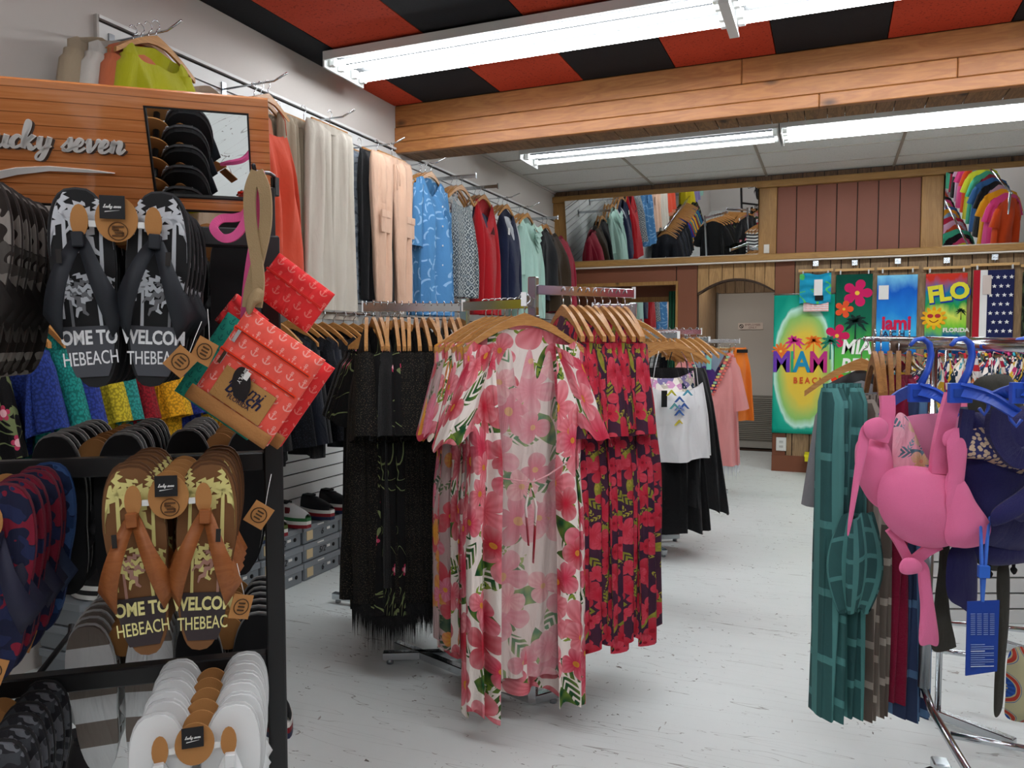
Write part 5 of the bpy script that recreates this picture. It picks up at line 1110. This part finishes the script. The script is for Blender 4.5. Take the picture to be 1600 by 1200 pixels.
def script_word(s, size, w_, y0, y1):
    """hand written word as ribbons; returns builder with x from 0"""
    b = B(); x = 0
    for ch in s:
        if ch == ' ': x += .75*size; continue
        pts, adv = GL[ch]; P = [Vector((x+(p[0]+.32*p[1])*size, 0, p[1]*size)) for p in pts]; Q = []
        n = len(P)
        for i in range(n-1):
            a, b_, c_, d = P[max(0, i-1)], P[i], P[i+1], P[min(n-1, i+2)]
            for j in range(4):
                t = j/4; Q.append(.5*((2*b_)+(c_-a)*t+(2*a-5*b_+4*c_-d)*t*t+(3*b_-a-3*c_+d)*t*t*t))
        Q.append(P[-1]); vs = []; m_ = len(Q)
        for i, q in enumerate(Q):
            t = (Q[min(m_-1, i+1)]-Q[max(0, i-1)]); t = t.normalized() if t.length else Vector((1, 0, 0)); nx = Vector((-t.z, 0, t.x)); ww = w_*(.45+.75*max(0, -t.z)+.15)
            for sg, yy in ((-1, y0), (1, y0), (1, y1), (-1, y1)): vs.append(q+nx*(sg*ww/2)+Vector((0, yy, 0)))
        fs = [(0, 1, 2, 3), tuple(4*(m_-1)+k for k in (3, 2, 1, 0))]+[(4*i+k, 4*i+(k+1) % 4, 4*i+4+(k+1) % 4, 4*i+4+k) for i in range(m_-1) for k in range(4)]
        b.add(vs, fs); x += adv*size
    return b, x
for mat_, dx, dy in ((plain('6c5a50', .5), .003, -.0045), (plain('eeece8', .35), 0, -.008)):
    b, wd = script_word('Lucky seven', .0205, .0062, dy, dy+.003); M = Matrix.Translation((-.232-wd+dx, 0, .098-dx)); b.v = [tuple(M @ Vector(p)) for p in b.v]; hb(b.build('lettering' if dx == 0 else 'lettering_shade', mat_, ds))
sw1 = [(-.52, .030), (-.45, .048), (-.40, .062), (-.35, .068), (-.29, .066), (-.25, .062), (-.29, .061), (-.35, .060), (-.40, .050), (-.45, .034), (-.52, .014)]
hb(B().prism(sw1[::-1], -.007, -.003).build('underline_swoosh', plain('eeece8', .35), ds))

def palm_pts(b, x, z, h, seed, y0, y1, wide=1):
    rr = random.Random(seed); lean = rr.uniform(-.05, .05)*h; tx = x+lean
    b.prism(clip_pts([(x-.022*h, z), (x+.022*h, z), (tx+.018*h, z+h*.66), (tx-.018*h, z+h*.66)]), y0, y1); cx, cz = tx, z+h*.68
    for k in range(7):
        a = -.75+k*(pi+1.5)/6+rr.uniform(-.12, .12); L = h*.40*wide*rr.uniform(.85, 1.1); up = []; dn = []; n = 7
        for i in range(n+1):
            t = i/n; px_ = cx+cos(a)*L*t; pz_ = cz+sin(a)*L*t-L*.35*t*t; nx, nz = -sin(a), cos(a); ww = h*.062*sin(pi*min(1, t*.8+.08))
            up.append((px_+nx*ww*(1.2 if i % 2 else .2), pz_+nz*ww*(1.2 if i % 2 else .2))); dn.append((px_-nx*ww*(.2 if i % 2 else 1.2), pz_-nz*ww*(.2 if i % 2 else 1.2)))
        b.prism(clip_pts(dn+up[::-1]), y0, y1)
    return b
ZS = 1.07
def sole_hw(z):
    z = z/ZS; sn = (z+.10)/.138
    if abs(sn) >= 1: return .002
    t = max(0, (z+.238)/.276); return (.039+.013*t**1.3-.005*math.exp(-((t-.42)/.16)**2))*(sqrt(1-sn*sn)**.72)*.96
def clip_pts(pts):
    return [(max(-sole_hw(max(-.24, min(.035, z))), min(sole_hw(max(-.24, min(.035, z))), x)), max(-.245, min(.036, z))) for x, z in pts]
def sole_out(s, sc=1):
    o = []
    for k in range(36):     # heel down, toe up
        a = 2*pi*k/36; z = -.10+.138*sin(a); t = max(0, (z+.238)/.276); w_ = .039+.013*t**1.3-.005*math.exp(-((t-.42)/.16)**2); x = w_*(abs(cos(a))**.72)*(1 if cos(a) > 0 else -1)+s*(.004*t-.004*(1-t))
        o.append((x*sc, (z+(0 if sc == 1 else -.1*(1-sc)))*ZS))
    return o
def flipflops(sole, strapc, edge=None, palms=None, words=None, band=None, tagcol=None, label='', inner=None, stag=False):
    g = empty('flip_flop_pair', label, 'flip flops')
    for s in (-1, 1):
        sx = s*.0535; M = Matrix.Translation((sx, 0, 0)) @ Matrix.Rotation(s*.05, 4, 'Y')
        so = B().prism(sole_out(s), -.0, .016, M).build('sole', sole, g)
        if edge: B().prism(sole_out(s, 1.035), .004, .008, M).build('sole_edge', edge, so)
        # strap: two bands from the toe post to the sides
        for q in (-1, 1):
            b = B(); vs = []; n = 10
            for i in range(n+1):
                t = i/n; x = q*(.040*t**.8); z = -.036-.125*t; y = -.006-.030*sin(pi*min(1, t*.95+.03))-.004; w_ = .009+.012*t
                for e in (-1, 1): vs.append(M @ Vector((x+e*w_*(.55)+q*w_*.2, y+.004*(e*q if e*q > 0 else 0), z+e*q*w_*.9)))
            b.smooth = True; b.add(vs, [(2*i, 2*i+1, 2*i+3, 2*i+2) for i in range(n)]); b.build('strap', strapc, g, thick=.003)
        B().bbox((0, -.018, -.036), (.016, .022, .022), M).build('toe_post', strapc, g)
        if stag: B().bbox((s*.022-.0, -.040, -.062), (.007, .002, .020), M).build('strap_label', plain('24201e', .6), g)
        if palms:
            for q, (px_, pz_, h_) in enumerate(((-.018*s, -.175, .105), (.020*s, -.17, .09), (.024*s, -.095, .14), (-.024*s, -.085, .12), (.032*s, -.15, .07))):
                b = B(); palm_pts(b, px_, pz_, h_, q+3*(s+2), -.0014-.0002*q, -.0001, 1.0); b.v = [tuple(M @ Vector(p)) for p in b.v]
                if q < 5: b.build('palm_print', palms[0] if q != 1 else palms[1], so)
        if band:
            b = B(); lo, hi = -.238, -.162; zz = [lo+(hi-lo)*i/6 for i in range(7)]
            b.prism([(-sole_hw(z_), z_) for z_ in zz][::-1]+[(sole_hw(z_), z_) for z_ in zz], -.0024, -.0003, M)
            b.build('printed_band', band, so)
            w1, w2 = words[0 if s < 0 else 1]
            text('lettering', w1, .029, words[2], so, M @ Vector((0, -.003, -.180)), ext=.0005, bold=.0009, ry=s*.05, sx=.70 if len(w1) < 7 else .64)
            text('lettering', w2, .029, words[2], so, M @ Vector((0, -.003, -.211)), ext=.0005, bold=.0001, ry=s*.05-.04, sx=.60)
        if inner: 
            b = B(); b.prism([(x_*.86, z_*.92-.008) for x_, z_ in sole_out(s)], -.0012, -.0001, M); b.build('footbed_print', inner, so)
    # kraft hanger card: disc with lobes
    o = []
    for k in range(30):
        a = -pi/2+2*pi*k/30; o.append((.029*cos(a), -.004+.034*sin(a)))
    kc = B().prism(o, -.020, -.0175).build('card_hanger', KRAFT, g)
    for s in (-1, 1):
        B().prism([(s*.050+.012*cos(2*pi*k/16)+s*.0, -.008+.024*sin(2*pi*k/16)) for k in range(16)], -.0195, -.018).build('card_lobe', KRAFT, kc); B().bbox((s*.033, -.016, -.012), (.010, .005, .009)).build('plastic_pin', WHITE, kc)
    return g
def seven_card(parent, loc, sz=.034, name='brand_card'):
    c_ = B().bbox(loc, (sz, .002, sz)).build(name, plain('17171a', .5), parent); b, wd = script_word('Lucky seven', sz*.065, sz*.03, 0, .0004); M = Matrix.Translation((loc[0]-wd/2, loc[1]-.0018, loc[2]-.001)); b.v = [tuple(M @ Vector(p)) for p in b.v]; b.build('lettering', plain('e8e8e6', .6), c_)
    b = B().prism([(loc[0]-sz*.3, loc[2]-sz*.22), (loc[0]+sz*.3, loc[2]-sz*.13), (loc[0]-sz*.28, loc[2]-sz*.18)], loc[1]-.0018, loc[1]-.001); b.build('underline', plain('e8e8e6', .6), c_); return c_
def ring_logo(parent, loc, r, fw=0, M=None):
    LG = plain('5a3c22', .8); b = B(); b.tube([(r*cos(k*pi/10), 0, r*sin(k*pi/10)) for k in range(20)], r*.055, 4, closed=True)
    for (z0_, z1_, a0, a1) in ((.42, .62, -.5, .62), (.12, .30, -.62, .1), (-.30, -.10, -.35, .62), (-.62, -.44, -.62, .5)): b.prism([(a0*r, z0_*r), (a1*r, z0_*r), (a1*r, z1_*r), (a0*r, z1_*r)], -.0006, .0002)
    b.prism([(-.62*r, .2*r), (-.40*r, .2*r), (-.40*r, .6*r), (-.62*r, .55*r)], -.0006, .0002); b.prism([(.40*r, -.6*r), (.62*r, -.55*r), (.62*r, -.15*r), (.40*r, -.15*r)], -.0006, .0002)
    MM = Matrix.Translation(loc) @ (M or Matrix()); b.v = [tuple(MM @ Vector(p)) for p in b.v]; lg = b.build('emblem', LG, parent); lg['kind'] = 'stuff'
    text('lettering', 'SEVEN', r*.36, LG, parent, Vector(loc)+Vector((0, -.001, 0)), ext=.0003, rx=pi/2, ry=0); return lg
def kraft_tag(parent, loc, rot=.6, sz=.034, yaw=0):
    M = Matrix.Translation(loc) @ Matrix.Rotation(yaw, 4, 'Z') @ Matrix.Rotation(rot, 4, 'Y'); t = B().bbox((0, 0, 0), (sz, .0015, sz*1.12)).build('kraft_tag', KRAFT, parent); t.matrix_local = M
    b = B(); r = sz*.36; b.tube([(r*cos(k*pi/8), -.0015, r*sin(k*pi/8)) for k in range(16)], r*.07, 4, closed=True)
    for (z0_, z1_) in ((.35, .55), (-.1, .1), (-.55, -.35)): b.prism([(-.45*r, z0_*r), (.45*r, z0_*r), (.45*r, z1_*r), (-.45*r, z1_*r)], -.002, -.001)
    b.build('emblem', plain('4a3520', .8), t)['kind'] = 'stuff'; strp = B().tube([(0, 0, sz*.55), (-.01, .004, sz*1.2), (-.02, .012, sz*1.9)], .0006, 4).build('string', TAGW, t); return t
WPL = plain('c8ccd2', .8); GPL = plain('77787c', .8); YPL = plain('d8cf86', .8); PPL = plain('b08678', .8)
M_BP = plain('1b1b1d', .75); STR_B = plain('23262c', .6); M_BR = plain('76502f', .75, bump=.05); STR_BR = wood('leather_tan', '9a5c30', '84491f', 2, .5, 0, False)
ff_palm_b = flipflops(M_BP, STR_B, plain('3a3a3c', .6), (WPL, GPL))
ff_palm_bf = flipflops(M_BP, STR_B, plain('3a3a3c', .6), (WPL, GPL), (('OME TO', 'HEBEACH'), ('WELCOM', 'THEBEAC'), plain('e4e6e8', .7)), plain('4a4c52', .8), stag=True)
seven_card(ff_palm_bf, (-.004, -.026, .012)); ring_logo(ff_palm_bf, (.002, -.0212, -.022), .013); kraft_tag(ff_palm_bf, (.085, -.03, -.215), .75); kraft_tag(ff_palm_bf, (.115, .0, -.20), .5, yaw=.6)
ff_palm_y = flipflops(M_BR, STR_BR, plain('5c3c22', .6), (YPL, PPL))
ff_palm_yf = flipflops(M_BR, STR_BR, plain('5c3c22', .6), (YPL, PPL), (('OME TO', 'HEBEACH'), ('WELCOM', 'THEBEAC'), plain('e6de98', .7)), plain('3a3234', .8), stag=True)
seven_card(ff_palm_yf, (-.002, -.026, .014), .032); ring_logo(ff_palm_yf, (.002, -.0212, -.020), .013); kraft_tag(ff_palm_yf, (.128, .03, -.05), .6); kraft_tag(ff_palm_yf, (.100, -.0, -.19), .3, yaw=.5)
ff_white = flipflops(plain('e6e8e8', .6), plain('dfe1e1', .6), plain('d0d2d2', .6)); 
ff_whitef = flipflops(plain('e6e8e8', .6), plain('dfe1e1', .6), plain('d0d2d2', .6)); seven_card(ff_whitef, (-.002, -.026, .010), .032)
ff_black = flipflops(plain('141416', .75), plain('1c1c1f', .6), plain('8a8a88', .6))
ff_camo = flipflops(pattern('camo', '2a2a2e', '6a6c72', '43454a', s=1.4), plain('1c1c1f', .6), plain('2a2a2c', .6))
ff_camob = flipflops(pattern('camo', '2c2522', '8d8680', '55504c', s=1.2), plain('241f1d', .6), plain('3a3230', .6))
ff_red = flipflops(pattern('camo', '1c1f38', '7a1c30', '232a4c', s=1.3), plain('24253a', .6), plain('6a2434', .6))
ff_blue = flipflops(pattern('camo', '1c2a4c', '3c5a8c', '26406c', s=1.3), plain('24304a', .6), plain('2c4a7c', .6))
ff_grey = flipflops(pattern('stripe', 'd8dada', '7d746c', s=.35), plain('cfd1d1', .6), plain('c0c2c2', .6))
kraft_tag(ff_camob, (.03, -.03, -.21), .3); kraft_tag(ff_red, (.045, -.03, -.225), .35)
def pegstack(x_, z_, plist, y0=-.255, step=.042, word='', back=False):
    for i, (p, lab) in enumerate(plist):
        y = y0+step*i if not back else y0-step*i
        loc = DW(x_+random.uniform(-.004, .004), y+.02, z_); put(p, loc, DA+(pi if back else 0)+random.uniform(-.04, .04), lab, word)
def run(n, p, txt, where, first=None, fl=None):
    o = [(first, fl)] if first else []
    for i in range(len(o), n): o.append((p, f'{txt}, {ORD[i]} from the front {where}'))
    return o
pegstack(-.21, 1.538, run(6, ff_palm_b, 'black flip flops with white palm print', 'under the header', ff_palm_bf, 'frontmost black flip flops with white palms and grey lettered heel band'), word='flip flops on the middle upper peg')
pegstack(-.45, 1.55, run(6, ff_camob, 'brown grey camouflage flip flops', 'on upper left peg'), word='flip flops on the upper left peg')
pegstack(-.15, 1.12, run(6, ff_palm_y, 'brown flip flops with yellow palm print', 'at stand centre', ff_palm_yf, 'frontmost brown flip flops with tan straps and yellow lettered heels'), word='brown palm print flip flops')
pegstack(-.435, 1.10, run(5, ff_red, 'dark red and navy flip flops', 'at left edge')+[(ff_blue, 'blue camouflage flip flops behind the dark red ones')], y0=-.25, word='flip flops at the middle left edge')
pegstack(-.115, .728, run(6, ff_white, 'white flip flops on kraft hangers', 'on lowest right peg', ff_whitef, 'frontmost white flip flops with black square card, bottom of picture'), word='white flip flops')
pegstack(-.45, .715, run(6, ff_camo, 'grey and black camouflage flip flops', 'on lower left peg'), word='grey camouflage flip flops')
pegstack(-.26, 1.57, run(5, ff_black, 'plain black flip flops', 'on far side, upper row'), y0=.27, back=True, word='black flip flops on far upper peg')
pegstack(-.12, 1.56, run(5, ff_black, 'plain black flip flops', 'on far side beside the post, upper row'), y0=.27, back=True, word='black flip flops on far upper right peg')
pegstack(-.33, 1.14, run(8, ff_black, 'black flip flops with pale edging', 'on far side, middle row'), y0=.34, back=True, word='black flip flops on far middle peg')
pegstack(-.105, 1.14, run(7, ff_black, 'black flip flops', 'on far side beside the post, middle row'), y0=.34, back=True, word='black flip flops on far middle right peg')
pegstack(-.30, .762, run(7, ff_grey, 'white and taupe banded flip flops', 'on far side, lower row'), y0=.36, back=True, word='banded flip flops on far low peg')
pegstack(-.10, .762, run(7, ff_black, 'black flip flops', 'on far side beside the post, lower row'), y0=.34, back=True, word='black flip flops on far low right peg')

# ------------------------------------------------------------------ coral anchor bags hanging from the header hook
hk = empty('bag_hook', 'black wire hook below the header right end holding the bag straps', 'hook', W(400, 268, 1.26)); org2 = hk.matrix_basis.inverted()
B().tube([tuple(org2 @ p) for p in (W(428, 296, 1.45), W(428, 275, 1.42), W(420, 270, 1.36), W(398, 268, 1.25), W(396, 258, 1.23))], .0035, 8).build('wire', BF, hk); B().bbox(tuple(org2 @ W(429, 292, 1.45)), (.014, .012, .035)).build('mount', BF, hk)
AN = pattern('anchor', 'f25f52', 'f7b4ab', s=1.4); AN2 = pattern('anchor', 'e8383a', 'f08a80', s=1.4); JU = plain('b07a48', .95, bump=.5, bscale=300); JUL = plain('b98850', .95, bump=.5, bscale=300)
TEALA = pattern('anchor', '2a9a86', '1c5a5c')
def bag(label, u, v_, z, w_, h_, roll, mat, detail=True, group=None, base=True):
    c_ = W(u, v_, z); g = empty('crossbody_bag', label, 'bag', c_, 0, group); R = Matrix.Rotation(YW, 4, 'Z') @ Matrix.Rotation(roll, 4, 'Y'); g.matrix_basis = Matrix.Translation(c_) @ R
    def P(s, q, sg): e = min(s, 1-s, q, 1-q); return ((s-.5)*w_, sg*(.004+.010*min(1, e*7)**.5)+.001*sin(s*17+q*11), (.5-q)*h_)
    b = B(); b.grid(lambda s, q: P(s, q, -1), 24, 24); b.grid(lambda s, q: P(1-s, q, 1), 12, 12); b.box(-w_/2, w_/2, -.004, .004, -h_/2, h_/2); b.build('body', mat, g)
    if base: B().grid(lambda s, q: ((s-.5)*w_*1.02, -.0155-.002*sin(pi*q), -h_/2+.0+h_*.13*q), 12, 3).build('jute_base', JU, g, thick=-.006)
    if detail:
        for zz in (.30, .06):
            B().bbox((0, -.0158, h_*zz), (w_*.97, .003, h_*.035)).build('zip_band', plain('f4421c', .6), g); B().bbox((0, -.018, h_*zz), (w_*.95, .002, .0016)).build('zip_teeth', plain('8c1c14', .5), g)
            B().bbox((-w_*.40, -.022, h_*zz-.010), (.006, .003, .022)).build('zip_pull', CHROME, g)
        pt = B().bbox((0, -.0165, -h_*.20), (w_*.64, .003, h_*.32)).build('jute_patch', JUL, g)
        NB = plain('1d2140', .8)
        text('lettering', 'miami', h_*.15, NB, pt, (.0, -.019, -h_*.125), ext=.0004, shear=.2); text('lettering', 'beach', h_*.16, NB, pt, (.002, -.019, -h_*.20), ext=.0004, shear=.2, bold=.0004); text('lettering', 'FLORIDA', h_*.06, NB, pt, (0, -.019, -h_*.275), ext=.0003)
        ov = B().prism([(-w_*.12+.017*cos(k*pi/12)*.9, -h_*.055+.027*sin(k*pi/12)) for k in range(24)], -.026, -.0245, Matrix.Rotation(-roll*.9, 4, 'Y')).build('swing_tag', plain('1f1a1c', .3), g); text('lettering', 'SIMPLY SOUTHERN'[:6], .009, TAGW, ov, (-w_*.10, -.0275, -h_*.03), ext=.0003, ry=pi/2); B().bbox((-w_*.06, -.0275, -h_*.01), (.008, .001, .014)).build('sticker', TAGW, ov)
    return g
bb = bag('coral anchor bag behind lower right of the front bag', 424, 598, 1.36, .155, .17, radians(35), AN2, False); 
bg0 = bag('teal anchor bag peeking out below the coral bags', 372, 588, 1.33, .150, .165, radians(35), TEALA, False, base=False)
bu = bag('red coral anchor pouch hanging upper right behind the front bag', 458, 458, 1.36, .12, .085, radians(37), AN2, False, base=False); B().bbox((0, -.016, .010), (.118, .003, .004)).build('zip_band', plain('d8241a', .6), bu)
bc = bag('red coral bag edge hanging left behind the front bag', 378, 500, 1.34, .06, .07, radians(-50), AN2, False, base=False)
bf = bag('coral anchor crossbody bag in front, with jute patch and two zips', 403, 590, 1.26, .150, .172, radians(34.5), AN)
TAN = plain('a38a66', .85, bump=.3, bscale=500); PKS = plain('e8609c', .8)
strip('shoulder_strap', [(402, 268, 1.24), (391, 300, 1.24), (392, 350, 1.245), (400, 400, 1.25), (404, 440, 1.25), (400, 480, 1.25)], 1.25, .019, TAN, bf); strip('shoulder_strap', [(402, 268, 1.24), (414, 300, 1.24), (415, 350, 1.25), (405, 400, 1.255), (392, 450, 1.26), (388, 480, 1.255)], 1.255, .019, TAN, bf)
blob('strap_knot', [(384, 482), (388, 462), (402, 450), (412, 456), (410, 470), (398, 478), (390, 492)], 1.24, .009, TAN, bf)
strip('pink_strap', [(404, 268, 1.25), (409, 300, 1.26), (405, 350, 1.27), (395, 400, 1.28), (388, 450, 1.3), (384, 500, 1.33)], 1.28, .018, PKS, bg0)
strip('pink_strap', [(400, 300, 1.27), (384, 345, 1.27), (368, 368, 1.27), (348, 372, 1.27), (334, 356, 1.28), (346, 342, 1.29), (370, 340, 1.29), (386, 330, 1.28), (398, 290, 1.27)], 1.28, .014, PKS, bg0, .002)
